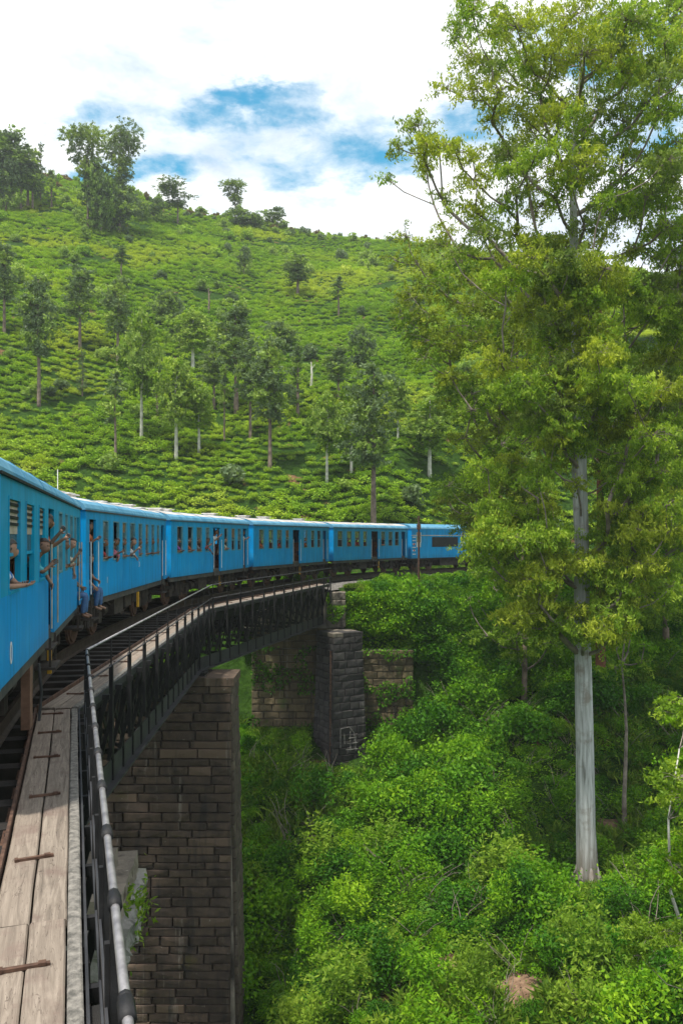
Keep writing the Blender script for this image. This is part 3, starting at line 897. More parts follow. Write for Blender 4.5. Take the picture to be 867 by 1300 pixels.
def wall_side(mb, side, L0, L1, wins, doors, mi_body=0, mi_band=1):
    """side wall with openings; side=+1/-1; wins (a,b) doors (a,b)"""
    xo, xi = side * HALF, side * (HALF - .06)
    ops = sorted([(a, b, 'w') for a, b in wins] + [(a, b, 'd') for a, b in doors])
    mb.bx(xi, xo, L0, L1, WTOP, ZE, mi_band)                      # header above windows
    y = L0
    for a, b, k in ops:
        if a > y: mb.bx(xi, xo, y, a, SILL, WTOP, mi_band)
        y = b
    if y < L1: mb.bx(xi, xo, y, L1, SILL, WTOP, mi_band)
    y = L0
    for a, b in sorted(doors):
        mb.bx(xi, xo, y, a, ZB, SILL, mi_body); y = b
    mb.bx(xi, xo, y, L1, ZB, SILL, mi_body)


def window_unit(parent, side, a, b, style, rg):
    """frame with mid rail; sub-parts: pane, blind or louvre"""
    xo = side * (HALF - .006); W = b - a; yc = (a + b) / 2
    mb = MB()
    for y_ in (a + .018, b - .018): mb.bx(xo - side * .05, xo + side * .014, y_ - .018, y_ + .018, SILL, WTOP)
    mb.bx(xo - side * .05, xo + side * .022, a + .037, b - .037, SILL, SILL + .035)
    mb.bx(xo - side * .05, xo + side * .012, a + .037, b - .037, WTOP - .03, WTOP)
    zm = SILL + (WTOP - SILL) * (.46 if style != 'louvre' else .40)
    mb.bx(xo - side * .045, xo - side * .008, a + .037, b - .037, zm - .018, zm + .018)
    fr = mb.build('window', M['teal'] if style == 'louvre' else M['window_frame'], parent)
    if style == 'louvre':
        mb = MB(); z = WTOP - .06
        mb.bx(xo - side * .040, xo - side * .020, a + .04, b - .04, WTOP - .40, WTOP - .033)
        mb.build('blind', M['cream'], fr)
        mb = MB()
        for i in range(4): mb.bx(xo - side * .018, xo - side * .006, a + .07, b - .05, z - i * .072 - .034, z - i * .072)
        mb.build('louvre', M['steel_black'], fr)
        MB().bx(xo - side * .034, xo - side * .028, a + .04, b - .04, zm + .02, WTOP - .402).build('pane', M['glass'], fr)
    else:
        k = rg.random()
        if k < .55:
            MB().bx(xo - side * .034, xo - side * .028, a + .04, b - .04, zm + .02, WTOP - .032).build('pane', M['glass'], fr)
        elif k < .8:
            hh = rg.uniform(.18, .5)
            MB().bx(xo - side * .034, xo - side * .026, a + .04, b - .04, WTOP - .032 - hh, WTOP - .032).build('blind', M['window_brown'], fr)
            MB().bx(xo - side * .034, xo - side * .028, a + .04, b - .04, zm + .02, WTOP - .036 - hh).build('pane', M['glass'], fr)
    return fr


M['window_frame'] = simple('window_frame', (.05, .20, .28), (.16, .32, .36), 6, .5)
m, t_, b_ = mat('glass'); M['glass'] = m
b_.inputs['Base Color'].default_value = (.16, .22, .21, 1); b_.inputs['Roughness'].default_value = .08
b_.inputs['Alpha'].default_value = .42; b_.inputs['Specular IOR Level'].default_value = .9

BOGIE_MESH = {}
def bogie(parent, y, name='bogie'):
    if 'f' not in BOGIE_MESH:
        mb = MB()
        for sx in (-1, 1):
            mb.bx(sx * .92 - .05, sx * .92 + .05, -1.35, 1.35, .50, .72)
            mb.bx(sx * .92 - .09, sx * .92 + .09, -.35, .35, .30, .86)
            for sy in (-1, 1):
                mb.bx(sx * .94 - .12, sx * .94 + .12, sy * .95 - .16, sy * .95 + .16, .32, .60)
                mb.tube([(sx * .94, sy * .62, .40), (sx * .94, sy * .62, .80)], .08, 8)
            mb.tube([(sx * .97, -.2, .30), (sx * .97, -.2, .9)], .10, 8); mb.tube([(sx * .97, .2, .30), (sx * .97, .2, .9)], .10, 8)
        mb.bx(-.85, .85, -.25, .25, .45, .85); mb.bx(-.85, .85, -1.3, -1.2, .5, .65); mb.bx(-.85, .85, 1.2, 1.3, .5, .65)
        BOGIE_MESH['f'] = mb.mesh('bogie', M['underframe'])
        mb = MB()
        mb.tube([(-.85, 0, 0), (.85, 0, 0)], .07, 8)
        for sx in (-1, 1):
            mb.tube([(sx * .80, 0, 0), (sx * .86, 0, 0), (sx * .861, 0, 0), (sx * .90, 0, 0)], [.46, .46, .40, .38], 20)
            mb.tube([(sx * .90, 0, 0), (sx * .95, 0, 0)], .12, 10)
        BOGIE_MESH['w'] = mb.mesh('wheelset', M['rust'])
    o = link(name, BOGIE_MESH['f'], parent, loc=(0, y, 0))
    for sy in (-.95, .95): link('wheelset', BOGIE_MESH['w'], o, loc=(0, sy, .44))
    return o


def arch(x0, x1, zsc=1.0, n=9):
    """roof cross-section points from right eave over the top to left"""
    pr = [(1.44, 3.25), (1.435, 3.30), (1.38, 3.40), (1.25, 3.49), (1.02, 3.565), (.70, 3.62), (.35, 3.65), (0, 3.66)]
    return pr + [(-x_, z_) for x_, z_ in pr[::-1][1:]]


def coach(i, label, right, left=None, louvre=False, vents=(), rg=None):
    (x, y), th = CARS[i]
    rx, ry = math.cos(th), -math.sin(th)
    t = thing('railway_coach', label, 'train coach', (x - rx * HALF, y - ry * HALF, 0), -th, 'blue coaches of the curving train')
    L0, L1 = .34, .34 + LB
    wins, doors = right
    lw, ld = left or right
    rg = random.Random(i)
    body = MB()
    wall_side(body, 1, L0, L1, wins, doors); wall_side(body, -1, L0, L1, lw, ld)
    # ends with a gangway opening
    for e, d in ((L0, 1), (L1, -1)):
        body.bx(-HALF + .062, -.45, e, e + d * .06, ZB, ZE - .002, 0); body.bx(.45, HALF - .062, e, e + d * .06, ZB, ZE - .002, 0)
        body.bx(-.448, .448, e, e + d * .06, 3.05, ZE - .002, 0)
        body.prism([(a, b_ + .001) for a, b_ in [(1.36, 3.27), (1.28, 3.40), (1.02, 3.53), (.5, 3.61), (0, 3.63), (-.5, 3.61), (-1.02, 3.53), (-1.28, 3.40), (-1.36, 3.27)]], e + d * .002, e + d * .06, 0)
    body.build('body', [M['blue'], M['teal'] if louvre else M['band']], t)
    # gutter and mouldings
    mb = MB()
    for s in (-1, 1):
        mb.bx(s * (HALF + .002), s * (HALF + .035), L0 - .02, L1 + .02, 3.225, 3.255)
    mb.build('gutter', M['steel_black'] if louvre else M['solebar'], t)
    mb = MB()
    for s in (-1, 1):
        mb.bx(s * (HALF + .001), s * (HALF + .012), L0, L0 + .05, ZB, 3.22); mb.bx(s * (HALF + .001), s * (HALF + .012), L1 - .05, L1, ZB, 3.22)
    mb.build('corner_strip', M['blue'], t)
    # roof: lower blue curve, pale top
    mb = MB(); pr = arch(0, 0); n = len(pr); ns = 6
    for k in range(ns + 1):
        yy = L0 - .06 + (LB + .12) * k / ns
        for a, b_ in pr: mb.v.append((a, yy, b_))
    for k in range(ns):
        for j in range(n - 1):
            q = k * n + j; mb.f.append((q, q + 1, q + n + 1, q + n)); mb.mi.append(1 if 3 <= j <= n - 5 else 0)
    mb.f.append(tuple(range(n))); mb.mi.append(0); mb.f.append(tuple(ns * n + j for j in range(n))[::-1]); mb.mi.append(0)
    rf = mb.build('roof', [M['roof_blue'], M['roof_grey']], t)
    vm = MB().box((0, 0, .05), (.50, .42, .10)).box((0, 0, .125), (.66, .56, .035)).mesh('roof_vent', M['white_paint'])
    for vy, vx in vents:
        zt = np.interp(abs(vx), [0, .35, .7, 1.02, 1.25], [3.66, 3.65, 3.62, 3.565, 3.49])
        link('roof_vent', vm, rf, loc=(vx, vy, float(zt) - .02))
    ribs = MB()
    for k in range(1, 6):
        yy = L0 + LB * k / 6
        for j in range(n - 1):
            (a, b_), (c_, d_) = pr[j], pr[j + 1]
            ribs.beam((a, yy, b_ + .004), (c_, yy, d_ + .004), .03, .012)
    ribs.build('roof_seam', M['roof_blue'], t)
    # floor, ceiling lining, seats
    MB().bx(-HALF + .065, HALF - .065, L0 + .07, L1 - .07, 1.16, 1.22).build('floor', M['inside'], t)
    sm = MB().bx(-.42, .42, -.22, .22, 1.55, 1.66).bx(-.42, .42, -.04, .04, 1.66, 2.30).bx(-.38, .38, -.15, .15, 1.22, 1.55).mesh('seat', M['seat'])
    yy = L0 + 1.6
    while yy < L1 - 1.2:
        if not any(a - .5 < yy < b + .5 for a, b in doors):
            for sx in (-.9, .9): link('seat', sm, t, loc=(sx, yy, 0))
        yy += .95
    for y_ in (L0 + 1.25, L1 - 1.35):
        MB().bx(-1.3, -.4, y_ - .02, y_ + .02, 1.222, 3.2).bx(.4, 1.3, y_ - .02, y_ + .02, 1.222, 3.2).build('partition', M['inside'], t)
    # windows
    for side, ws in ((1, wins), (-1, lw)):
        for a, b_ in ws: window_unit(t, side, a, b_, 'louvre' if (louvre and side > 0 and b_ < 5) else 'plain', rg)
    # doors: recessed leaf swung inward, rails and step
    for side, ds in ((1, doors), (-1, ld)):
        for a, b_ in ds:
            d_ = MB().bx(side * (HALF - .30), side * (HALF - .34), a + .02, a + .02 + (b_ - a) * .42, 1.23, 3.0).build('door', M['blue'], t)
            MB().bx(side * (HALF - .292), side * (HALF - .299), a + .06, a - .02 + (b_ - a) * .42, 2.1, 2.8).build('pane', M['glass'], d_)
            mb = MB()
            for y_ in (a - .05, b_ + .05): mb.tube([(side * (HALF + .05), y_, 1.25), (side * (HALF + .05), y_, 2.5)], .013, 6)
            mb.build('grab_rail', M['white_paint'] if i else M['cream'], t)
            mb = MB().bx(side * (HALF - .32), side * (HALF + .10), a, b_, .62, .66).bx(side * (HALF - .32), side * (HALF + .06), a, b_, .92, .95)
            mb.bx(side * (HALF - .0), side * (HALF + .035), a + .02, a + .06, .665, ZB - .002).bx(side * HALF, side * (HALF + .035), b_ - .06, b_ - .02, .665, ZB - .002)
            mb.build('door_step', M['underframe'], t)
    # underframe
    mb = MB()
    for s in (-1, 1): mb.bx(s * (HALF - .05), s * (HALF - .12), L0, L1, .93, ZB + .05)
    mb.bx(-1.29, 1.29, L0 + .05, L1 - .05, 1.02, 1.155)
    mb.build('solebar', M['solebar'], t)
    mb = MB()
    for (a, b_, s, zl) in ((4.1, 5.2, 1, .45), (5.5, 6.3, 1, .55), (4.6, 5.9, -1, .5), (6.5, 7.1, 1, .62)):
        mb.bx(s * .55, s * 1.22, a, b_, zl, .93)
    mb.tube([(.9, 3.6, .62), (.9, 3.95, .62)], .2, 10); mb.tube([(0, 3.7, .6), (0, 7.4, .6)], .05, 6)
    mb.beam((1.1, 3.3, .95), (1.1, 5.5, .35), .04, .04).beam((1.1, 5.5, .35), (1.1, 7.9, .95), .04, .04)
    mb.build('equipment_box', M['underframe'], t)
    bogie(t, L0 + 1.9); bogie(t, L1 - 1.9)
    # end fittings: buffers, hooks, ladder, gangway
    mb = MB()
    for e, d in ((L0, -1), (L1, 1)):
        for sx in (-.85, .85): mb.tube([(sx, e, 1.0), (sx, e + d * .22, 1.0)], .07, 8); mb.tube([(sx, e + d * .22, 1.0), (sx, e + d * .27, 1.0)], .17, 12)
    mb.build('buffer', M['underframe'], t)
    mb = MB()
    for e, d in ((L0, -1), (L1, 1)):
        for k in range(3):
            w_ = .50 - .03 * (k % 2)
            y1, y2 = e + d * (.02 + .1 * k), e + d * (.115 + .1 * k)
            mb.bx(-w_, -w_ + .07, y1, y2, 1.2, 3.08); mb.bx(w_ - .07, w_, y1, y2, 1.2, 3.08); mb.bx(-w_, w_, y1, y2, 3.081, 3.14)
    mb.build('gangway', M['steel_black'], t)
    mb = MB()
    for sx in (.62, .92): mb.tube([(sx, L1 + .06, 1.2), (sx, L1 + .06, 3.2)], .014, 6)
    for k in range(6): mb.tube([(.62, L1 + .06, 1.4 + .3 * k), (.92, L1 + .06, 1.4 + .3 * k)], .011, 5)
    mb.build('end_ladder', M['steel_grey'], t)
    mb = MB()
    for y_ in ((5.5, 5.6) if i == 0 else (6.6, 6.7))[:1]: mb.bx(HALF - .10, HALF - .04, y_, y_ + .12, .45, .92)
    mb.build('yellow_bracket', M['yellow'], t)
    if i == 0:
        MB().bx(HALF - .16, HALF - .05, 3.05, 3.32, .12, .93).build('hanging_board', M['board_brown'], t)
        MB().tube([(HALF, 3.55, .9), (HALF + .03, 3.6, .5), (HALF, 3.58, .12)], .02, 6).build('brake_hose', M['steel_grey'], t)
    return t


M['band'] = paint('window_band_paint', (.001, .24, .52), (.004, .32, .66))
std = ([(1.0, 1.62), (2.2, 2.8), (3.28, 3.95), (4.45, 4.95), (7.1, 7.66), (8.25, 8.82), (9.28, 9.85)], [(5.5, 6.5), (10.25, 10.85)])
stdL = ([(.9, 1.55), (2.1, 2.75), (3.25, 3.9), (4.35, 4.95), (7.0, 7.65), (8.1, 8.75), (9.2, 9.85)], [(5.5, 6.5)])
coach(0, 'nearest blue coach cut by the left edge of the photo with louvred tall windows', ([(.95, 1.82), (2.28, 3.06), (3.56, 4.25), (6.3, 6.9), (7.45, 7.95), (8.5, 9.1), (9.5, 10.0)], [(4.75, 5.55), (10.3, 10.9)]), stdL, True, vents=())
coach(1, 'second blue coach with eight narrow windows in a row and white roof vents',
      ([(2.0, 2.58), (3.1, 3.78), (4.2, 4.72), (5.2, 5.9), (6.4, 6.95), (7.5, 8.0), (8.5, 9.0), (9.5, 9.95)], [(.72, 1.32), (10.35, 10.95)]), stdL, vents=((1.0, -.1), (1.9, .1), (2.8, .1), (3.6, .0), (7.6, -.2), (9.4, -.1), (10.6, .1)))
coach(2, 'third blue coach with a person standing in its middle door', std, stdL, vents=((1.2, -.3), (2.2, .1), (3.4, 0.), (9.4, .0)))
coach(3, 'fourth blue coach on the far span before the abutment', std, stdL, vents=((1.8, .1), (4.4, .1), (9.8, 0)))
coach(4, 'fifth blue coach behind the bare pole and next to the locomotive', ([(a - .15, b_ - .1) for a, b_ in std[0]], std[1]), stdL, vents=())


# locomotive at the head
(x, y), th = CARS[5]
rx, ry = math.cos(th), -math.sin(th)
t = thing('locomotive', 'blue locomotive with black grille panel partly behind leaves at the head of the train', 'locomotive', (x - rx * HALF, y - ry * HALF, 0), -th)
L0, L1 = .25, 13.5
mb = MB()
for s in (-1, 1):
    xo, xi = s * HALF, s * (HALF - .06)
    mb.bx(xi, xo, L0, L1, 1.0, 1.85, 0)
    for a, b_ in ((L0, .9), (1.5, 3.0), (6.8, 7.3), (7.8, 12.0), (12.6, L1)): mb.bx(xi, xo, a, b_, 1.85, 3.05, 0)
    mb.bx(xi, xo, 3.0, 6.8, 2.65, 3.05, 0)
    mb.bx(xi, xo, L0, L1, 3.05, 3.3, 0)
for e, d in ((L0, 1), (L1, -1)): mb.bx(-HALF + .061, HALF - .061, e, e + d * .06, 1.0, 3.3, 0)
mb.build('body', [M['loco_blue'] if 'loco_blue' in M else M['blue']], t)
MB().bx(HALF - .08, HALF - .03, 3.01, 6.79, 1.86, 2.64).build('grille_panel', M['steel_black'], t)
sl = MB().bx(HALF - .03, HALF - .0, 3.03, 6.77, -.02, .02).mesh('grille_slat', M['steel_grey'])
for k in range(9): link('grille_slat', sl, t, loc=(0, 0, 1.92 + k * .082))
for a, b_ in ((.9, 1.5), (7.3, 7.8), (12.0, 12.6)):
    fr = MB().bx(HALF - .04, HALF + .012, a, b_, 2.2, 2.24).bx(HALF - .04, HALF + .012, a, b_, 2.96, 3.0).bx(HALF - .04, HALF + .012, a, a + .04, 2.241, 2.959).bx(HALF - .04, HALF + .012, b_ - .04, b_, 2.241, 2.959).bx(HALF - .06, HALF - .01, a, b_, 1.86, 2.199).build('window', M['loco_trim'] if 'loco_trim' in M else M['white_paint'], t)
    MB().bx(HALF - .03, HALF - .02, a + .04, b_ - .04, 2.24, 2.96).build('pane', M['glass'], fr)
mb = MB(); pr = arch(0, 0); n = len(pr)
for yy in (L0 - .05, L1 + .05):
    for a, b_ in pr: mb.v.append((a, yy, b_ + .03))
for j in range(n - 1): mb.f.append((j, j + 1, j + 1 + n, j + n)); mb.mi.append(0)
mb.f.append(tuple(range(n))); mb.mi.append(0); mb.f.append(tuple(n + j for j in range(n))[::-1]); mb.mi.append(0)
mb.build('roof', M['roof_blue'], t)
MB().bx(HALF + .002, HALF + .01, L0, L1, 2.74, 2.80).build('pale_stripe', M['roof_grey'], t)
mb = MB(); 
for k in range(6): mb.bx(HALF + .003, HALF + .02, .38, .78, 1.3 + k * .26, 1.36 + k * .26)
mb.build('ladder_rung', M['white_paint'], t)
MB().bx(HALF + .003, HALF + .03, .5, .62, 2.0, 2.16).bx(HALF + .003, HALF + .03, .5, .62, 1.56, 1.70).build('marker_lamp', M['red'], t)
MB().bx(-1.3, 1.3, L0, L1, .85, .998).bx(-1.1, 1.1, 4.6, 8.6, .35, .849).build('underframe', M['underframe'], t)
for y_ in (2.4, 10.9): bogie(t, y_)

# writing on the side of the first two coaches: coach-class figures seen edge-on
def glyph(parent, y, z, h, text, side=1, col='white_paint', name='painted_figure'):
    cu = bpy.data.curves.new(name, 'FONT'); cu.body = text; cu.size = h; cu.extrude = .002; cu.align_x = 'CENTER'
    o = bpy.data.objects.new(name, cu)
    COL.objects.link(o)
    bpy.context.view_layer.update()
    me_ = bpy.data.meshes.new_from_object(o.evaluated_get(bpy.context.evaluated_depsgraph_get()))
    bpy.data.objects.remove(o)
    me_.materials.clear(); me_.materials.append(M[col])
    q = link(name, me_, parent, loc=(side * (HALF + .006), y, z), rot=(R(90), 0, R(90)))
    return q
coaches = [o for o in bpy.data.objects if o.name.startswith('railway_coach')]
coaches.sort(key=lambda o: o.name)
glyph(coaches[0], 1.10, 1.26, .34, '0')
glyph(coaches[1], 2.45, 1.42, .24, '1')
glyph(coaches[1], 6.5, 1.70, .24, '3')
MB().tube([(.2, 2.3, 3.64), (.2, 2.3, 4.35)], .012, 6).build('antenna', M['white_paint'], coaches[1])

# slim trackside pole in front of the locomotive
pp = at(531.5, 742, 55.0)
t = thing('trackside_pole', 'slim dark iron pole in front of the locomotive end of the train', 'pole', (pp.x, pp.y, gz(pp.x, pp.y)))
zt = at(0, 655, 55).z - t.location.z
MB().tube([(0, 0, -.4), (0, 0, zt)], [.09, .06], 8).build('pole', M['rust'], t)
MB().bx(-.13, .13, -.08, .08, zt - .9, zt - .55).bx(-.10, .10, -.08, .08, zt - 1.35, zt - 1.1).build('lamp_box', M['rust'], t)
MB().tube([(-.3, 0, zt - .2), (.3, 0, zt - .2)], .02, 6).build('cross_arm', M['rust'], t)


# ------------------------------------------------------------------ vegetation: scattering of plants over the ground
SRC = bpy.data.collections.new('plant_sources')      # not linked to the scene: only read by the scatter nodes


def scatter(name, pts, scl, variants, matname=None, tilt=.12, kind='stuff', rng=RNG, ysc=None):
    """one object: points that each carry a scale, a turn and a variant number"""
    n = len(pts)
    coll = bpy.data.collections.new(name + '_kinds'); 
    for i, me_ in enumerate(variants):
        o = bpy.data.objects.new('%s_kind_%02d' % (name, i), me_); coll.objects.link(o)
    me_ = bpy.data.meshes.new(name); me_.vertices.add(n); me_.vertices.foreach_set('co', np.asarray(pts, np.float32).ravel())
    a = me_.attributes.new('pscale', 'FLOAT_VECTOR', 'POINT')
    sc = np.asarray(scl, np.float32)
    if sc.ndim == 1: sc = np.stack([sc, sc, sc * rng.uniform(.8, 1.2, n)], 1)
    a.data.foreach_set('vector', sc.astype(np.float32).ravel())
    a = me_.attributes.new('prot', 'FLOAT_VECTOR', 'POINT')
    rt = np.stack([rng.normal(0, tilt, n), rng.normal(0, tilt, n), rng.uniform(0, 6.28, n)], 1)
    a.data.foreach_set('vector', rt.astype(np.float32).ravel())
    a = me_.attributes.new('pkind', 'INT', 'POINT'); a.data.foreach_set('value', rng.integers(0, len(variants), n).astype(np.int32))
    o = link(name, me_, kind=kind)
    ng = bpy.data.node_groups.new(name + '_scatter', 'GeometryNodeTree')
    ng.interface.new_socket('Geometry', in_out='INPUT', socket_type='NodeSocketGeometry')
    ng.interface.new_socket('Geometry', in_out='OUTPUT', socket_type='NodeSocketGeometry')
    N = ng.nodes; gi = N.new('NodeGroupInput'); go = N.new('NodeGroupOutput')
    ci = N.new('GeometryNodeCollectionInfo'); ci.inputs['Collection'].default_value = coll
    ci.inputs['Separate Children'].default_value = True; ci.inputs['Reset Children'].default_value = True
    ip = N.new('GeometryNodeInstanceOnPoints'); ip.inputs['Pick Instance'].default_value = True
    def na(nm, ty):
        q = N.new('GeometryNodeInputNamedAttribute'); q.data_type = ty; q.inputs['Name'].default_value = nm; return q.outputs['Attribute']
    L = ng.links
    L.new(gi.outputs[0], ip.inputs['Points']); L.new(ci.outputs[0], ip.inputs['Instance'])
    L.new(na('pkind', 'INT'), ip.inputs['Instance Index']); L.new(na('prot', 'FLOAT_VECTOR'), ip.inputs['Rotation']); L.new(na('pscale', 'FLOAT_VECTOR'), ip.inputs['Scale'])
    L.new(ip.outputs[0], go.inputs[0])
    md = o.modifiers.new('scatter', 'NODES'); md.node_group = ng
    return o


def bush_mesh(seed, n, ll, lw, rad=(1, 1, .8), matname='bush_leaf', flat=.3, droop=0, lumps=7, zlift=.35):
    """lumpy shrub: leaves gathered in lumps round a dark inner mass of leaves"""
    rng = np.random.default_rng(seed)
    lc = rng.normal(size=(lumps, 3)); lc /= np.linalg.norm(lc, axis=1)[:, None]; lc[:, 2] = np.abs(lc[:, 2]) * .9
    lc *= rng.uniform(.35, .75, (lumps, 1)); lr = rng.uniform(.28, .55, lumps)
    k = rng.integers(0, lumps, n)
    d = rng.normal(size=(n, 3)); d /= np.linalg.norm(d, axis=1)[:, None]
    r = rng.uniform(.0, 1, n) ** .33
    c = lc[k] + d * (lr[k] * r)[:, None]
    c[:, 2] = np.maximum(c[:, 2], -.15)
    tint = .5 + .25 * (rng.uniform(0, 1, lumps)[k] - .5) 
    c *= np.array(rad); c[:, 2] += zlift * rad[2]
    v, f, t_ = leaves(c, ll, lw, droop, rng, flat=flat, tint=tint, up=flat > .6)
    return np_mesh('bush', v, f, M[matname], t_)


def tuft_mesh(seed, n, h, matname='grass', w=.035, spread=.25):
    rng = np.random.default_rng(seed)
    b = rng.normal(0, spread * .5, (n, 3)); b[:, 2] = 0
    d = rng.normal(0, .38, (n, 3)); d[:, 2] = 1; d /= np.linalg.norm(d, axis=1)[:, None]
    L = h * rng.uniform(.5, 1.2, n)[:, None]
    s = np.cross(d, rng.normal(size=(n, 3))); s /= np.linalg.norm(s, axis=1)[:, None]
    mid = b + d * L * .55; tip = b + d * L + np.array([0, 0, -1]) * L * .12 + d * np.array([1, 1, 0]) * L * .35
    v = np.stack([b - s * w * .4, mid - s * w, tip, mid + s * w], 1)
    return np_mesh('tuft', v.reshape(-1, 3), np.arange(n * 4).reshape(n, 4), M[matname], np.repeat(rng.uniform(0, 1, n), 4))


def rosette_mesh(seed, n, h, ll, lw, matname):
    rng = np.random.default_rng(seed)
    c = rng.normal(0, .32, (n, 3)); c[:, 2] = np.abs(rng.normal(.5, .28, n)) * h
    v, f, t_ = leaves(c, ll, lw, 0, rng, flat=.65)
    return np_mesh('herb', v, f, M[matname], t_)


rng = np.random.default_rng(21)
# tea bushes in contour rows
pts = []; scl = []
y = 70.5
def hill_path(x, k): return (126 + .16 * x + 4 * np.sin(x / 17.) if k == 0 else 176 - .10 * x + 4 * np.sin(x / 21. + 1))
while y < 226:
    sl = 1.0
    half = .46 * y + 12
    xx = np.arange(-half - 3, half * .62 + 10, 1.0) + rng.uniform(-.25, .25)
    xx = xx + rng.normal(0, .2, len(xx))
    yy = y + wav(xx, xx * 0 + y, 22, .9, 2, 4) + wav(xx, xx * 0 + y * 1.7, 6, .25, 12, 4) + rng.normal(0, .2, len(xx))
    keep = rng.uniform(0, 1, len(xx)) > .045
    gapn = wav(xx, yy, 12, 1, 14, 5)
    keep &= gapn > -1.45
    keep &= (np.abs(yy - hill_path(xx, 0)) > .45)
    dts = np.min(np.hypot(xx[:, None] - SHELF[None, ::3, 0], yy[:, None] - SHELF[None, ::3, 1]), axis=1)
    keep &= dts > 6.5
    xx = xx[keep]; yy = yy[keep]
    zz = ground(xx, yy)
    s_ = rng.uniform(.7, 1.25, len(xx)) * (1 + .18 * np.clip(gapn[keep], -1, 1))
    pts.append(np.stack([xx, yy, zz - .05], 1)); scl.append(np.stack([s_ * 1.0, s_ * .92, s_ * rng.uniform(.75, 1.15, len(xx))], 1))
    y += 1.24 if y < 150 else 1.4
pts = np.concatenate(pts); scl = np.concatenate(scl)
tea = [bush_mesh(200 + i, 330, .17, .105, (1.06, .90, .62), 'tea_leaf', lumps=12, zlift=.25, flat=.8) for i in range(5)]
scatter('tea_bushes', pts, scl, tea, tilt=.1, rng=rng)

# taller scrub and shade shrubs dotted through the tea and along the ridge
n = 240
xx = rng.uniform(-100, 60, n); yy = rng.uniform(75, 214, n)
ok = np.abs(xx) < .48 * yy + 8
xx, yy = xx[ok], yy[ok]
scatter('hill_scrub', np.stack([xx, yy, ground(xx, yy)], 1), rng.uniform(.9, 2.1, len(xx)), [bush_mesh(300 + i, 420, .30, .18, (1, 1, 1.1), ('oak_leaf_pale', 'tea_leaf', 'oak_leaf_pale', 'oak_leaf')[i]) for i in range(4)], rng=rng)
n = 170
xx = rng.uniform(-105, 45, n); yy = 212 + rng.normal(0, 2.5, n)
scatter('ridge_scrub', np.stack([xx, yy, ground(xx, yy)], 1), rng.uniform(.7, 1.7, n), [bush_mesh(320 + i, 380, .32, .2, (1, 1, 1.0), ('oak_leaf_pale', 'tea_leaf', 'dry_leaf', 'oak_leaf')[i]) for i in range(4)], rng=rng)

# undergrowth of the gorge
def region(n, x0, x1, y0, y1, f=None):
    x = rng.uniform(x0, x1, n); y = rng.uniform(y0, y1, n)
    ok = (np.abs(x) < .50 * y + 5)
    ok &= ~((x > -11.3) & (x < -3.6) & (y > 31.2) & (y < 34.5))
    ok &= ~((x > -10.5) & (x < -3.4) & (y > 12.5) & (y < 15.5))
    ok &= ~((x > -2.1) & (x < 2.6) & (y > 46.6) & (y < 50.9))
    ok &= ~((x > -6) & (x < 4.4) & (y > 49.4) & (y < 52.8))
    d = np.min(np.hypot(x[:, None] - SHELF[None, ::2, 0], y[:, None] - SHELF[None, ::2, 1]), axis=1)
    ok &= d > 3.4
    ok &= ~((np.abs(x - y * .2945) < 1.3) & (y > 33.8) & (y < 38.9))
    for cx_, cy_, cr_ in CLEAR: ok &= np.hypot((x - cx_) / 1.25, y - cy_) > cr_ * .9
    if f is not None: ok &= f(x, y)
    return x[ok], y[ok]
CLEAR = []
for px, py, Yc, rr_ in ((572, 1238, 28.2, .75), (655, 1258, 27.6, 1.15), (800, 1215, 28, .7), (770, 1055, 38.5, .8), (480, 1010, 41, .6), (352, 950, 47.5, 1.1)):
    for Yq in np.arange(20, 60, .2):
        p_ = at(px, py, Yq)
        if gz(p_.x, Yq) >= p_.z: break
    CLEAR.append((p_.x, Yq, rr_))
    n_ = 14; mb = MB(); q_ = []
    for ring, f_ in ((0, 0), (1, .6), (2, 1.25)):
        for a_ in range(1 if ring == 0 else n_):
            r__ = rr_ * f_ * (1 + .25 * math.sin(a_ * 2.3 + px) + .12 * math.sin(a_ * 5.1)); xx_, yy_ = p_.x + r__ * math.cos(a_ * 6.283 / n_) * 1.25, Yq + r__ * math.sin(a_ * 6.283 / n_)
            mb.v.append((xx_, yy_, gz(xx_, yy_) + (.10 if ring < 2 else -.06)))
    for a_ in range(n_):
        b__ = (a_ + 1) % n_
        mb.f.append((0, 1 + a_, 1 + b__)); mb.mi.append(0); mb.f.append((1 + a_, 1 + n_ + a_, 1 + n_ + b__, 1 + b__)); mb.mi.append(0)
    mb.build('bare_soil', M['soil'], smooth=True, kind='structure')
x, y = region(2900, -14, 34, 20, 57)
s_ = rng.uniform(.4, 1.0, len(x)) ** 1.0 * np.where(rng.uniform(0, 1, len(x)) < .16, 2.0, 1.0) * (1 + .35 * np.clip(wav(x, y, 8, 1, 7, 5), -1, 1))
scatter('gorge_shrubs', np.stack([x, y, ground(x, y) - .05], 1), s_, [bush_mesh(400 + i, 1700, .105, .06, (1, 1, .85), ('bush_leaf', 'bright_leaf', 'bush_leaf', 'bright_leaf', 'bush_leaf')[i], lumps=8) for i in range(5)], rng=rng)
x, y = region(6500, -14, 34, 19, 57, lambda x, y: wav(x, y, 5, 1, 2, 5) > -.5)
scatter('gorge_herbs', np.stack([x, y, ground(x, y)], 1), rng.uniform(.6, 1.5, len(x)), [rosette_mesh(500 + i, 110, .55, .12, .065, ('bright_leaf', 'bush_leaf', 'grass', 'bright_leaf')[i]) for i in range(4)], rng=rng)
x, y = region(10000, -14, 34, 19, 60, lambda x, y: wav(x, y, 9, 1, 12, 5) > .1)
scatter('gorge_grass', np.stack([x, y, ground(x, y)], 1), rng.uniform(.7, 1.6, len(x)), [tuft_mesh(600 + i, 70, .6) for i in range(3)], rng=rng)
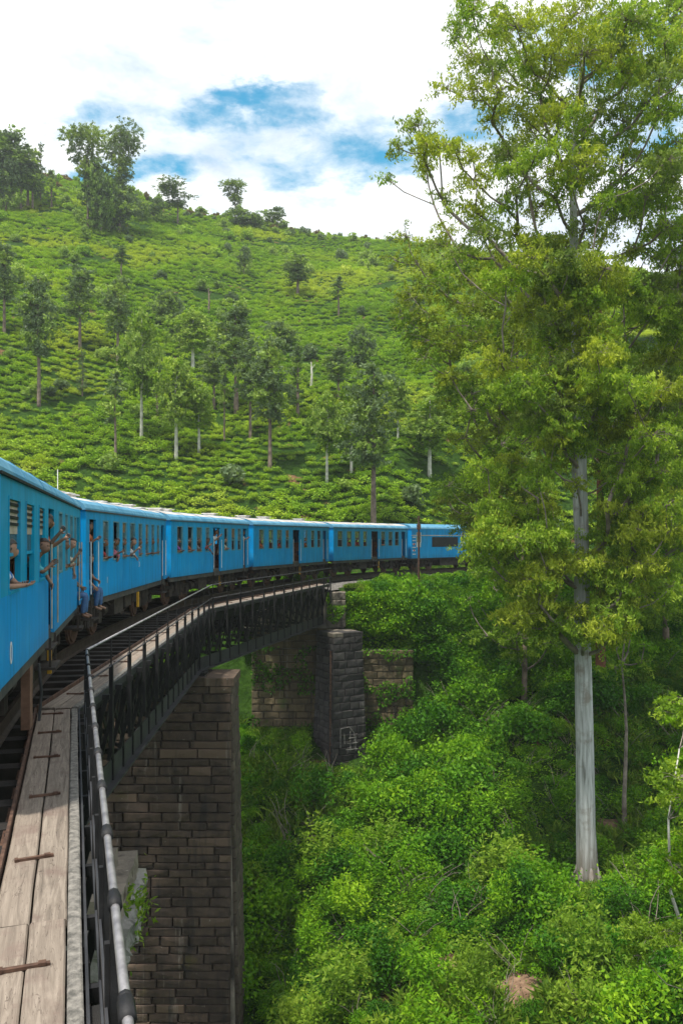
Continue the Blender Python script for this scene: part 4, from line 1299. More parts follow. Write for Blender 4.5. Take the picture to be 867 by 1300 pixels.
def fern_mesh(seed, nf=9, L=.9):
    r_ = random.Random(seed); V_ = []; F_ = []; T_ = []
    for k in range(nf):
        a = 6.283 * k / nf + r_.uniform(-.3, .3); ln = L * r_.uniform(.7, 1.15); tt_ = r_.uniform(.2, .9)
        for i in range(11):
            u = (i + 1) / 12; rr_ = ln * u * .85; zz_ = ln * (1.0 * u - 1.05 * u * u) + .05
            c_ = Vector((math.cos(a) * rr_, math.sin(a) * rr_, zz_)); sd_ = Vector((-math.sin(a), math.cos(a), -.15)); w_ = .22 * ln * (1 - u) ** .7 + .02
            fw = Vector((math.cos(a), math.sin(a), -.4)) * .05
            for sg in (-1, 1):
                b_ = len(V_); V_ += [c_, c_ + sd_ * sg * w_ * .5 + fw * .2, c_ + sd_ * sg * w_ + fw, c_ + sd_ * sg * w_ * .45 + fw * 1.3]; F_.append((b_, b_ + 1, b_ + 2, b_ + 3)); T_ += [tt_] * 4
    return np_mesh('fern', np.array([tuple(q) for q in V_]), np.array(F_), M['fern'], np.array(T_))
x, y = region(1500, -14, 34, 19, 56, lambda x, y: wav(x, y, 7, 1, 6, 5) > .1)
scatter('gorge_ferns', np.stack([x, y, ground(x, y) + .12], 1), rng.uniform(.7, 1.5, len(x)), [fern_mesh(900 + i) for i in range(3)], rng=rng)
def stem_mesh(seed):
    r_ = random.Random(seed); mb = MB()
    for k in range(4):
        p_ = Vector((r_.uniform(-.2, .2), r_.uniform(-.2, .2), 0)); d_ = Vector((r_.uniform(-.6, .6), r_.uniform(-.6, .6), 1)); pp_ = [p_]
        for i in range(4): d_ += Vector((r_.uniform(-.3, .3), r_.uniform(-.3, .3), -.12)); pp_.append(pp_[-1] + d_.normalized() * .38)
        mb.tube(pp_, [.016, .014, .011, .008, .004], 4, cap=False)
    return mb.mesh('stem', M['twig_bark'])
x, y = region(420, -12, 34, 19, 56)
scatter('dead_stems', np.stack([x, y, ground(x, y) + .2], 1), rng.uniform(.7, 1.5, len(x)), [stem_mesh(950 + i) for i in range(4)], rng=rng)
x, y = region(150, -12, 30, 20, 44)
scatter('young_bushes', np.stack([x, y, ground(x, y) + .3], 1), rng.uniform(1.1, 2.0, len(x)), [bush_mesh(960 + i, 900, .13, .05, (.7, .7, 1.3), ('bush_leaf', 'gum_leaf_green', 'bright_leaf')[i], lumps=9) for i in range(3)], rng=rng)
# scrub on the embankment beyond the abutment
x = rng.uniform(-1, 30, 2600); y = rng.uniform(51.0, 66, 2600)
ok = (y < 64 + x * .5) & ((x > 4.3) | (ground(x, y) > -4.6) & (y > 51.4) & (x > .4))
ok &= np.min(np.hypot(x[:, None] - SHELF[None, ::2, 0], y[:, None] - SHELF[None, ::2, 1]), axis=1) > 2.8
x, y = x[ok], y[ok]
d = np.min(np.hypot(x[:, None] - SHELF[None, ::2, 0], y[:, None] - SHELF[None, ::2, 1]), axis=1)
s_ = np.where(d < 4.2, rng.uniform(.3, .6, len(x)), rng.uniform(.6, 1.3, len(x)))
scatter('embankment_scrub', np.stack([x, y, ground(x, y) - .1], 1), s_, [bush_mesh(700 + i, 1000, .17, .10, (1, 1, .95), ('bright_leaf', 'bush_leaf', 'bright_leaf')[i], lumps=8) for i in range(3)], rng=rng)
x = rng.uniform(-6.5, 6, 3800); y = rng.uniform(44.5, 50.6, 3800)
ok = ~((x > -2.0) & (x < 2.0) & (y > 47.6)) | (y < 47.6)
x, y = x[ok], y[ok]
scatter('wall_foot_grass', np.stack([x, y, ground(x, y)], 1), rng.uniform(.3, .8, len(x)), [tuft_mesh(640, 60, .45), rosette_mesh(641, 90, .4, .11, .06, 'bright_leaf'), rosette_mesh(642, 90, .35, .11, .06, 'grass')], rng=rng)
n = 160
x = rng.uniform(9.2, 12.2, n); y = rng.uniform(34.2, 38.6, n)
scatter('trunk_foot_grass', np.stack([x, y, ground(x, y)], 1), rng.uniform(.35, .8, n), [tuft_mesh(650, 60, .45), rosette_mesh(651, 90, .4, .11, .06, 'bush_leaf')], rng=rng)
# grass on the shelf beside the rails
pts = []
for _ in range(9000):
    s_ = rng.uniform(S_AB + 1.5, S1 - 20); a = rng.uniform(2.6, 4.2) * (1 if rng.uniform() < .8 else -1)
    x, y, th = track(s_); pts.append((x + a * math.cos(th), y - a * math.sin(th)))
pts = np.array(pts); pts = pts[pts[:, 1] > 51]
scatter('verge_grass', np.stack([pts[:, 0], pts[:, 1], ground(pts[:, 0], pts[:, 1])], 1), rng.uniform(.35, .7, len(pts)), [tuft_mesh(620 + i, 40, .45) for i in range(2)], rng=rng)
x, y = rng.uniform(-14, -1.5, 500), rng.uniform(53, 68, 500)
scatter('hillside_foot_scrub', np.stack([x, y, ground(x, y)], 1), rng.uniform(.5, 1.0, 500), [bush_mesh(720 + i, 700, .17, .10, (1, 1, .9), 'bright_leaf') for i in range(2)], rng=rng)
# ivy on the walls
def ivy(name, x0, x1, z0, z1, y, n, m_='bush_leaf'):
    c = np.stack([rng.uniform(x0, x1, n), y - rng.uniform(.02, .28, n), rng.uniform(z0, z1, n)], 1)
    k = wav(c[:, 0] * 3, c[:, 2] * 3, 5, 1, 4, 6) + (c[:, 2] - z0) / (z1 - z0) * .6 - .2
    c = c[k > .25]
    v, f, t_ = leaves(c, .16, .11, .5, rng)
    link(name, np_mesh(name, v, f, M[m_], t_), kind='stuff')
ivy('ivy', -5.5, .8, -10.8, -4, 50.62, 4200)
ivy('ivy', .8, 4.5, -9.5, -4.2, 50.72, 3200)
def hanging(name, x0, x1, z0, z1, y, n, m_):
    c = np.stack([rng.uniform(x0, x1, n), y - rng.uniform(-.1, .55, n), rng.uniform(z0, z1, n)], 1)
    c[:, 1] -= .35 * np.clip(wav(c[:, 0] * 2, c[:, 2] * 2, 3, 1, 5, 6), -1, 1) - .1 * (z1 - c[:, 2])
    v, f, t_ = leaves(c, .19, .12, .4, rng)
    link(name, np_mesh(name, v, f, M[m_], t_), kind='stuff')
hanging('creepers', .25, 4.6, -4.5, -.75, 51.2, 9000, 'bright_leaf')
hanging('creepers', 4.3, 6.5, -8.0, -1.2, 51.3, 8000, 'bush_leaf')
ivy('ivy', -.9, .3, -3.2, -.7, 50.42, 900, 'bright_leaf')
c = np.concatenate([rng.normal((-3.62, 14.3, -4.0), (.12, .4, .3), (240, 3)), rng.normal((-3.5, 14.0, -3.65), (.16, .2, .14), (160, 3))])
v, f, t_ = leaves(c, .14, .05, .2, rng)
link('pier_weeds', np_mesh('pier_weeds', v, f, M['grass'], t_), kind='stuff')


# ------------------------------------------------------------------ trees
LEAFN = 0
def grow_tree(trunk, clumps, seed, leaf_mats, bark, leaf=(.17, .045), droop=.9, dens=1.0, twig_r=.012, limb_k=.030, min_h=0.0, trunk_n=14, climb=.55, limb='twig_bark', spr=1.0, spray=.42):
    """trunk: list of (Vector, radius). clumps: list of (Vector, r, matindex, density). Each clump hangs on a limb that leaves the nearest
    lower piece of skeleton; returns (trunk_mesh, crown_mesh)"""
    rng = np.random.default_rng(seed); rg = random.Random(seed)
    nodes = []; par = []; cnt = []; isT = []
    tp = [Vector(p) for p, r in trunk]
    # resample trunk finely
    fine = []; rad = []
    for i in range(len(trunk) - 1):
        a, ra = trunk[i]; b_, rb = trunk[i + 1]; m_ = max(1, int((Vector(b_) - Vector(a)).length / .9))
        for k in range(m_):
            q = Vector(a).lerp(Vector(b_), k / m_); fine.append(q); rad.append(ra + (rb - ra) * k / m_)
    fine.append(tp[-1]); rad.append(trunk[-1][1])
    for i, q in enumerate(fine): nodes.append(q); par.append(i - 1); cnt.append(0); isT.append(True)
    base = tp[0]
    order = sorted(range(len(clumps)), key=lambda i: min((clumps[i][0] - q).length for q in fine))
    paths = []
    for ci in order:
        c = clumps[ci][0]; best = None; bd = 1e9
        for k, q in enumerate(nodes):
            dv = c - q; h = math.hypot(dv.x, dv.y)
            if q.z - base.z < min_h: continue
            want = h * climb                       # limbs rise as they go out
            cost = dv.length + 1.6 * max(0, want - dv.z) + (0 if isT[k] else .5)
            if cost < bd: bd = cost; best = k
        q = nodes[best]; dv = c - q
        m_ = max(2, int(dv.length / .8)); side = Vector((rg.uniform(-1, 1), rg.uniform(-1, 1), 0)) * dv.length * .05
        prev = best; path = [best]
        for k in range(1, m_ + 1):
            u = k / m_
            p_ = q.lerp(c, u) + side * math.sin(u * 3.14) + Vector((0, 0, -1)) * dv.length * .10 * math.sin(u * 3.14)
            p_ += Vector((rg.uniform(-1, 1), rg.uniform(-1, 1), rg.uniform(-1, 1))) * .06 * (1 if k < m_ else 0)
            nodes.append(p_); par.append(prev); cnt.append(0); isT.append(False); prev = len(nodes) - 1; path.append(prev)
        paths.append(path)
        k = prev
        while k >= 0: cnt[k] += 1; k = par[k]
    mb = MB()
    # trunk with flared foot
    mb.tube(fine, rad, trunk_n)
    for path in paths:
        rr = [limb_k * math.sqrt(max(1, cnt[k])) for k in path[1:]]
        r0 = min(rr[0] * 1.15, limb_k * math.sqrt(max(1, cnt[path[0]])))
        mb.tube([nodes[k] for k in path], [r0] + rr, 6, mi=1, cap=False)
    # twigs + leaves: every clump is a handful of sprays, each spray a short drooping twig with its leaves along it
    V = []; Fc = []; T = []; MI = []; off = 0
    for (c, r, mi, dn) in clumps:
        ns = max(6, int((20 * r * r + 5) * dens * spr))
        d = rng.normal(size=(ns, 3)); d /= np.linalg.norm(d, axis=1)[:, None]
        rr = rng.uniform(.12, 1, ns) ** .6 * r * rng.uniform(.8, 1.25, ns)
        sc = np.array(c) + d * rr[:, None] * np.array([1.1, 1.1, .62])
        for k in range(ns):
            if twig_r > 0 and k % 2 == 0:
                e = Vector(sc[k]); mid = Vector(c).lerp(e, .5) + Vector((rg.uniform(-.1, .1), rg.uniform(-.1, .1), rg.uniform(0, .15))) * r
                mb.tube([c, mid, e], [twig_r * 1.6, twig_r, twig_r * .6], 3, mi=1, cap=False)
        per = max(5, int(26 * dn))
        k = np.repeat(np.arange(ns), per)
        ax = d * np.array([1, 1, .3]) + rng.normal(0, .35, (ns, 3)); ax[:, 2] -= droop * .5
        ax /= np.linalg.norm(ax, axis=1)[:, None]
        ln = spray * rng.uniform(.6, 1.3, ns)
        u = rng.uniform(-.5, 1, len(k))
        cc = sc[k] + ax[k] * (u * ln[k])[:, None] + rng.normal(0, spray * .20, (len(k), 3))
        ct = np.clip(rng.normal(.5, .24, ns), .05, .95)[k]
        v, f, t_ = leaves(cc, leaf[0], leaf[1], droop, rng, tint=ct)
        V.append(v); Fc.append(f + off); T.append(t_); MI.append(np.full(len(f), mi)); off += len(v)
    global LEAFN; LEAFN += off // 2
    tm = mb.mesh('trunk', [M[bark], M[limb]], True)
    cm = np_mesh('crown', np.concatenate(V), np.concatenate(Fc), [M[q] for q in leaf_mats], np.concatenate(T), np.concatenate(MI))
    return tm, cm


def place_tree(name, label, cat, loc, tm, cm, rot=0, scale=1, group=None):
    t = thing(name, label, cat, loc, rot, group)
    t.scale = (scale,) * 3 if not hasattr(scale, '__len__') else scale
    link('trunk', tm, t); link('crown', cm, t)
    return t


def in_poly(x, y, poly):
    ins = False; j = len(poly) - 1
    for i in range(len(poly)):
        xi, yi = poly[i]; xj, yj = poly[j]
        if (yi > y) != (yj > y) and x < (xj - xi) * (y - yi) / (yj - yi) + xi: ins = not ins
        j = i
    return ins


def fill(poly, n, rlo, rhi, Y, dY, rg, mi=(0,), dn=(.8, 1.1), mind=18):
    """clump centres spread through a crown volume"""
    out_ = []; tries = 0
    xs_ = [p[0] for p in poly]; ys_ = [p[1] for p in poly]
    while len(out_) < n and tries < n * 60:
        tries += 1
        px, py = rg.uniform(min(xs_), max(xs_)), rg.uniform(min(ys_), max(ys_))
        if not in_poly(px, py, poly): continue
        yy = Y + rg.uniform(-dY, dY)
        if any(abs(px - o[4]) + abs(py - o[5]) + abs(yy - o[6]) * 12 < mind * 1.6 for o in out_): continue
        out_.append((at(px, py, yy), rg.uniform(rlo, rhi), rg.choice(mi), rg.uniform(*dn), px, py, yy))
    return [o[:4] for o in out_]


def shift(pairs, o): return [(Vector(p) - o, *r) for p, *r in pairs]


rg = random.Random(31)
# the tall pale-trunked eucalyptus
Y = 38.0
base = at(745, 1118, Y); base.z = min(base.z, gz(base.x, Y))
tr = [(base + Vector((0, 0, -.6)), .62), (base + Vector((0, 0, .1)), .58), (base + Vector((0, 0, .9)), .50), (at(743, 1050, Y), .44), (at(742, 950, Y), .41), (at(740, 860, Y), .39), (at(738, 780, Y), .36), (at(738, 690, Y), .33),
      (at(735, 600, Y), .34), (at(734, 500, Y), .29), (at(731, 400, Y), .24), (at(728, 300, Y), .19), (at(726, 200, Y), .13), (at(735, 110, Y), .08), (at(742, 30, Y), .05)]
up = [(600, 20, 38), (655, 35, 36), (725, 22, 40), (795, 25, 42), (850, 45, 30), (592, 72, 26), (566, 112, 20), (604, 112, 28), (640, 85, 28), (712, 66, 26), (745, 68, 40), (775, 62, 34), (845, 94, 36), (806, 88, 30),
      (713, 136, 28), (762, 140, 32), (530, 160, 20), (505, 188, 15), (490, 226, 10), (624, 155, 24), (568, 188, 22), (600, 228, 30), (648, 197, 28), (705, 215, 34), (745, 214, 32), (790, 200, 38), (845, 205, 34), (685, 262, 30),
      (780, 263, 42), (845, 288, 34), (618, 300, 30), (655, 300, 28), (742, 288, 34), (600, 262, 20), (655, 245, 22), (540, 212, 16), (670, 155, 18), (580, 40, 22), (690, 100, 20), (820, 150, 24), (700, 180, 22), (640, 262, 18), (545, 185, 14)]
cl = [(at(px, py, Y + rg.uniform(-3.2, 3.2)), r * Y / F * rg.uniform(.85, 1.05), rg.choice((0, 0, 1, 2)), rg.uniform(.55, .85), ) for px, py, r in up]
for q in [(742, 68, 46), (700, 75, 30), (790, 80, 38), (713, 138, 30), (740, 215, 40)]:      # the fuller yellow-green plates of foliage
    cl.append((at(q[0], q[1], Y - 2.2), q[2] * Y / F * .9, 0, .8))
cl += fill([(640, 310), (800, 300), (880, 400), (860, 570), (690, 570), (620, 450)], 84, .65, 1.15, Y - .8, 3.6, rg, (0, 2, 1, 2), (.9, 1.3), 11)
cl += fill([(610, 590), (700, 570), (708, 700), (700, 800), (650, 790), (605, 700)], 48, .55, 1.0, Y - .8, 2.4, rg, (0, 2, 2), (.9, 1.2), 10)
cl += fill([(765, 570), (850, 590), (867, 760), (800, 790), (765, 820)], 48, .55, 1.0, Y - .5, 2.6, rg, (0, 2, 2), (.9, 1.2), 10)
cl += fill([(585, 0), (880, 0), (890, 330), (650, 330), (600, 210), (625, 120)], 50, .5, .9, Y, 3.6, rg, (0, 1, 2, 2), (.5, .85), 13)
cl += fill([(500, 180), (560, 140), (610, 230), (620, 320), (540, 330), (560, 250)], 14, .4, .75, Y, 3.0, rg, (0, 1, 2), (.4, .7), 13)
cl += fill([(770, 0), (885, 0), (890, 330), (780, 330)], 30, .55, 1.0, Y + .5, 3.2, rg, (2, 1, 2, 0), (.7, 1.0), 12)
cl += fill([(600, 20), (690, 20), (700, 200), (640, 280), (590, 240), (600, 110)], 18, .5, .85, Y, 3.2, rg, (1, 2, 0), (.6, .9), 12)
cl += fill([(700, 700), (790, 700), (790, 800), (705, 815)], 12, .5, .85, Y - 1.6, .7, rg, (2, 0), (.9, 1.1), 12)
cl += fill([(690, 590), (800, 590), (790, 720), (695, 720)], 9, .4, .65, Y - 1.5, .5, rg, (2, 0), (.6, .9), 12)
for q in [(640, 788, .35), (668, 796, .3)]: cl.append((at(q[0], q[1], Y - 1.0), q[2], 2, .3))
cl += [(at(rg.uniform(700, 770), 340 + 18 * i_, Y - 2.4), rg.uniform(.8, 1.1), i_ % 3, 1.1) for i_ in range(13)]
tm, cm = grow_tree(shift(tr, base), shift(cl, base), 5, ['gum_leaf', 'gum_leaf_grey', 'gum_leaf_green'], 'gum_bark', (.205, .068), .8, 1.0, .010, .026, min_h=9.0, climb=.75, spr=1.75, spray=.38)
place_tree('eucalyptus_tree', 'towering eucalyptus with smooth pale grey trunk and airy olive crown rising from the gorge', 'tree', base, tm, cm)

mb = MB()
for k in range(7):
    a = k * .9 + .3; r_ = .62 + .12 * (k % 3)
    mb.tube([(math.cos(a) * .34, math.sin(a) * .34, 1.25), (math.cos(a) * .50, math.sin(a) * .50, .45), (math.cos(a) * r_ * 1.35, math.sin(a) * r_ * 1.35, -.15)], [.07, .15, .20], 7)
mb.build('root_flare', M['gum_bark'], bpy.data.objects['eucalyptus_tree'], smooth=True)

# trees standing behind it
def bg_tree(pxb, pyb, Y, topy, r0, clumps, seed, mats_, bark, label, name='eucalyptus_tree', cat='tree', leaf=(.24, .085), dens=1.15, min_h=4.0, lean=0, group=None, zbase=None):
    b0 = at(pxb, pyb, Y); b0.z = gz(b0.x, Y) - .1 if zbase is None else zbase
    top = at(pxb + lean, topy, Y)
    tr_ = [(b0 + Vector((0, 0, -.4)), r0 * 1.3), (b0 + Vector((0, 0, .6)), r0)]
    for k in range(1, 7):
        q = b0.lerp(top, k / 6); q += Vector((rg.uniform(-.25, .25), rg.uniform(-.25, .25), 0)) * (k / 6)
        tr_.append((q, r0 * (1 - .8 * k / 6)))
    tm_, cm_ = grow_tree(shift(tr_, b0), shift(clumps, b0), seed, mats_, bark, leaf, .5, dens, .012, .03, min_h=min_h, trunk_n=10)
    return place_tree(name, label, cat, b0, tm_, cm_, group=group)


bg_tree(655, 835, 56.0, 320, .22, fill([(505, 392), (555, 330), (640, 320), (700, 430), (700, 560), (600, 590), (560, 480), (515, 440)], 80, .8, 1.35, 54, 4, rg, (0, 0, 1, 1), (.8, 1.0), 20)
        + fill([(556, 625), (600, 590), (690, 600), (690, 700), (640, 725), (600, 700), (592, 700), (590, 655), (560, 648)], 60, .7, 1.15, 54, 3.2, rg, (0, 0, 1), (.8, 1.0), 18) + [(at(516, 300, 53), 1.1, 0, .5), (at(548, 312, 54), 1.2, 0, .5), (at(585, 330, 54), 1.3, 0, .7), (at(500, 330, 53), .9, 0, .4), (at(530, 335, 53), 1.0, 0, .5)],
        41, ['gum_leaf', 'gum_leaf_green'], 'brown_bark', 'yellow-green bushy tree whose low boughs hang over the locomotive', dens=.95)
bg_tree(762, 885, 50.5, 330, .34, fill([(700, 420), (760, 350), (880, 350), (900, 560), (880, 720), (790, 720), (745, 600)], 110, .8, 1.3, 47.5, 4, rg, (0, 1, 1, 2), (.8, 1.05), 20),
        42, ['gum_leaf', 'gum_leaf_green', 'gum_leaf_grey'], 'red_bark', 'red-barked tree half hidden right behind the tall pale trunk', dens=.95)
bg_tree(905, 905, 43.0, 20, .36, fill([(795, 235), (850, 180), (960, 150), (960, 420), (830, 420)], 50, .7, 1.2, 43, 3, rg, (0, 1, 2), (.6, .9), 22) + fill([(820, -40), (960, -40), (960, 150), (850, 110)], 24, .7, 1.1, 43, 3, rg, (0, 1), (.4, .6), 26),
        43, ['gum_leaf', 'gum_leaf_grey', 'gum_leaf_green'], 'pale_bark', 'leafy tree at the right edge of the photo with its trunk out of frame', dens=.9, min_h=8)
bg_tree(845, 860, 52.0, 480, .22, fill([(780, 560), (880, 560), (900, 800), (800, 800)], 48, .8, 1.3, 52, 4, rg, (0, 1), (.8, 1.0), 20),
        44, ['gum_leaf_green', 'bush_leaf'], 'brown_bark', 'low green tree filling the gap at the far right behind the pale trunk', 'broadleaf_tree')
bg_tree(665, 868, 50.5, 640, .18, fill([(590, 720), (720, 690), (730, 830), (600, 830)], 30, .7, 1.1, 50.5, 3, rg, (0, 1), (.8, 1.0), 20),
        45, ['gum_leaf_green', 'bright_leaf'], 'brown_bark', 'low round tree on the bank left of the pale trunk below the train', 'broadleaf_tree', min_h=1)
bg_tree(792, 925, 42.0, 800, .13, fill([(770, 800), (820, 790), (825, 850), (775, 855)], 7, .6, .9, 42, 1.2, rg, (0, 1), (.5, .7), 14),
        46, ['gum_leaf_green', 'bright_leaf'], 'twig_bark', 'thin forked grey sapling right of the tall pale trunk', 'sapling', dens=.8, min_h=1.6)
# snapped branch sticking out of the trunk to the left, part of the tall tree
# young tree in the near right corner
bN = at(884, 1330, 17.5); bN.z = gz(bN.x, 17.5)
fills = fill([(842, 890), (900, 880), (900, 1160), (850, 1110), (860, 1000)], 14, .35, .6, 17.5, 1.0, rg, (0, 1), (1.0, 1.4), 12) + fill([(812, 1150), (867, 1150), (900, 1200), (860, 1230), (800, 1215)], 6, .28, .42, 17.0, .5, rg, (0,), (.9, 1.2), 12)
tr_ = [(bN, .06), (at(872, 1200, 17.5), .045), (at(850, 1130, 17.5), .032), (at(848, 1040, 17.5), .022), (at(862, 950, 17.5), .012)]
tm, cm = grow_tree(shift(tr_, bN), shift(fills, bN), 47, ['gum_leaf_green', 'bright_leaf'], 'pale_bark', (.10, .04), .3, 1.6, .005, .009, min_h=1.0, spray=.2, spr=2.0)
place_tree('sapling', 'pale-stemmed young tree with light leaves cut by the right edge low down', 'young tree', bN, tm, cm)


# hill trees: a few kinds, copied
def kind_tree(seed, H, cw, bare, mats_, bark, shape='column', n=16, leaf=(.42, .20), dens=.5, r0=.22):
    rg_ = random.Random(seed)
    tr_ = [(Vector((0, 0, -.5)), r0 * 1.2), (Vector((0, 0, H * .3)), r0 * .9), (Vector((rg_.uniform(-.2, .2), 0, H * .65)), r0 * .6), (Vector((rg_.uniform(-.3, .3), 0, H * .96)), r0 * .2)]
    cl_ = []
    for i in range(n):
        u = bare + (1 - bare) * (i + .5) / n
        w_ = {'column': math.sin(min(1, (u - bare) / (1 - bare) * 1.15 + .15) * 3.14159) ** .6, 'cone': 1.15 - (u - bare) / (1 - bare), 'top': ((u - bare) / (1 - bare)) ** .5,
              'round': math.sin(((u - bare) / (1 - bare) * .92 + .06) * 3.14159) ** .5}[shape]
        a = rg_.uniform(0, 6.28); rr = cw * .5 * w_ * rg_.uniform(.25, .72)
        cl_.append((Vector((math.cos(a) * rr, math.sin(a) * rr, u * H)), cw * .30 * (w_ * .6 + .4) * rg_.uniform(.75, 1.2), rg_.randrange(len(mats_)), rg_.uniform(.6, .95)))
    return grow_tree(tr_, cl_, seed, mats_, bark, leaf, .4, dens, 0, .035, min_h=H * bare * .7, trunk_n=7, spr=.8, spray=.6)


KT = {}
for i in range(3):
    KT['dark', i] = kind_tree(800 + i, 15, 4.6, .40, ['oak_leaf', 'oak_leaf', 'oak_leaf_pale'], 'brown_bark', 'round', 24)
    KT['pale', i] = kind_tree(810 + i, 12, 5.6, .38, ['oak_leaf_pale', 'gum_leaf_green'], 'pale_bark', 'round', 20)
    KT['thin', i] = kind_tree(820 + i, 12, 2.4, .45, ['oak_leaf', 'oak_leaf_pale'], 'brown_bark', 'column', 12, r0=.16)
    KT['sky', i] = kind_tree(830 + i, 22, 9.5, .46, ['oak_leaf', 'gum_leaf_grey'], 'brown_bark', 'top', 13, (.42, .18), .6)
    KT['low', i] = kind_tree(840 + i, 8, 6.5, .12, ['oak_leaf_pale', 'oak_leaf'], 'brown_bark', 'round', 18)
KT['cone', 0] = kind_tree(850, 15, 4.0, .15, ['oak_leaf'], 'brown_bark', 'cone', 18)
KT['cone', 1] = kind_tree(851, 15, 3.2, .2, ['oak_leaf', 'oak_leaf_pale'], 'brown_bark', 'column', 18)
KH = {'dark': (15, 4.6), 'pale': (12, 5.6), 'thin': (12, 2.4), 'sky': (22, 9.5), 'low': (8, 6.5), 'cone': (15, 4.0)}
NAMES = {'dark': 'silver_oak_tree', 'pale': 'pale_green_tree', 'thin': 'slender_tree', 'sky': 'eucalyptus_tree', 'low': 'round_tree', 'cone': 'cypress_tree'}
HT = [  # px, base py, top py, crown width px, kind, label
    (6, 424, 312, 36, 'dark', 'dark tree on a thin bare trunk at the left edge high on the tea slope'),
    (50, 516, 350, 44, 'dark', 'tall dark shaggy tree with pale grey trunk foot above the nearest coach'),
    (102, 447, 338, 38, 'dark', 'grey-green tree right of the shaggy dark tree on the tea slope'),
    (105, 503, 445, 14, 'cone', 'small narrow conical tree below the grey-green tree on the left slope'),
    (150, 466, 352, 36, 'dark', 'dark oval-crowned tree in the left third of the slope'),
    (147, 590, 468, 24, 'thin', 'slim tree with a long thin stem above the second coach'),
    (180, 560, 395, 46, 'pale', 'light tree with tall pale brown bare trunk left of the white-stemmed tree'),
    (224, 583, 455, 52, 'pale', 'light green tree on a thin white trunk'),
    (253, 576, 488, 42, 'pale', 'small light tree just right of the white-trunked tree'),
    (300, 526, 386, 58, 'dark', 'broad dark-crowned tree on a slender grey trunk mid slope'),
    (318, 559, 432, 36, 'dark', 'dark tree left of the one with the thick brown trunk'),
    (343, 597, 430, 48, 'dark', 'dark tree with thick brown trunk standing mid slope'),
    (378, 532, 438, 36, 'cone', 'dark tapering tree right of the thick brown trunk'),
    (430, 512, 440, 38, 'dark', 'dark grey tree beyond the big tree behind the fifth coach'),
    (415, 616, 500, 42, 'pale', 'light round tree left of the big tree behind the fifth coach'),
    (474, 676, 466, 66, 'dark', 'big dark green tree with grey trunk directly behind the fifth coach'),
    (215, 414, 370, 38, 'low', 'low dark bushy tree upper left of centre on the slope'),
    (285, 560, 462, 16, 'thin', 'very thin dark tree between the light pair and the broad dark crown'),
    (245, 472, 395, 52, 'pale', 'yellow-green tree on the middle slope above the white-trunked tree'),
    (355, 444, 408, 42, 'low', 'bright round bushy tree right of the broad dark crown'),
    (446, 600, 488, 40, 'pale', 'pale green tree touching the big tree behind the fifth coach'),
    (154, 352, 312, 18, 'thin', 'tiny dark tree high on the left slope under the twin skyline trees'),
    (310, 350, 315, 22, 'low', 'small dark tree high on the slope below the lone skyline tree'),
    (378, 375, 326, 36, 'dark', 'greyish tree high on the slope right of centre'),
    (430, 402, 350, 18, 'thin', 'small slim tree high on the right of the slope'),
    (520, 408, 368, 36, 'low', 'low dark tree high on the slope beside the right-hand foliage'),
    (545, 606, 505, 60, 'pale', 'yellow-green round tree in front of the right-hand trees above the locomotive'),
    (505, 560, 478, 30, 'pale', 'pale tree right of the big tree behind the fifth coach'),
    (200, 530, 452, 30, 'dark', 'dark tree behind the pale brown trunk on the left slope'),
    (272, 520, 440, 34, 'dark', 'grey-green tree left of the broad dark crown'),
    (460, 470, 415, 34, 'low', 'small round tree above the big tree behind the fifth coach'),
    (232, 440, 395, 40, 'low', 'round green tree among the tea left of centre high up'),
    (330, 500, 455, 30, 'low', 'low tree tucked between the two dark mid-slope trees'),
    (60, 420, 375, 26, 'low', 'short dark tree beside the shaggy dark tree far left'),
    (-2, 268, 168, 40, 'dark', 'tall dark skyline tree cut by the left edge'),
    (17, 266, 166, 42, 'dark', 'second tall skyline tree from the left edge'),
    (36, 264, 186, 34, 'dark', 'bushy skyline tree third from the left edge'),
    (8, 270, 205, 36, 'low', 'bushy crown low between the first two skyline trees at the left edge'),
    (27, 268, 192, 30, 'dark', 'thick dark skyline tree squeezed between the second and third from the left'),
    (42, 266, 205, 26, 'dark', 'shorter dense skyline tree just left of the narrow pointed one'),
    (52, 258, 182, 14, 'cone', 'narrow pointed skyline tree with a bare foot'),
    (66, 264, 216, 20, 'cone', 'small pointed skyline tree right of the narrow one'),
    (112, 292, 162, 50, 'sky', 'left of the twin tall clumpy eucalyptus trees on the skyline'),
    (152, 296, 160, 48, 'sky', 'right of the twin tall clumpy eucalyptus trees on the skyline'),
    (128, 296, 208, 46, 'low', 'bushy green tree at the feet of the twin skyline trees'),
    (152, 296, 228, 50, 'low', 'bushy tree right below the twin skyline trees'),
    (197, 283, 254, 26, 'low', 'low bluish tree right of the twin skyline trees'),
    (180, 282, 256, 20, 'low', 'tiny rounded tree beside the twin skyline trees'),
    (226, 286, 236, 42, 'sky', 'round sparse tree standing alone on the skyline'),
    (299, 284, 230, 30, 'sky', 'slim tree with small high crown alone on the skyline right of centre'),
    (305, 288, 262, 26, 'low', 'small shrub tree at the foot of the lone slim skyline tree'),
    (348, 288, 262, 30, 'low', 'small flat-topped tree on the skyline right of the slim one'),
    (325, 290, 272, 24, 'low', 'low skyline shrub tree between two small ones'),
]
cnt_k = {}
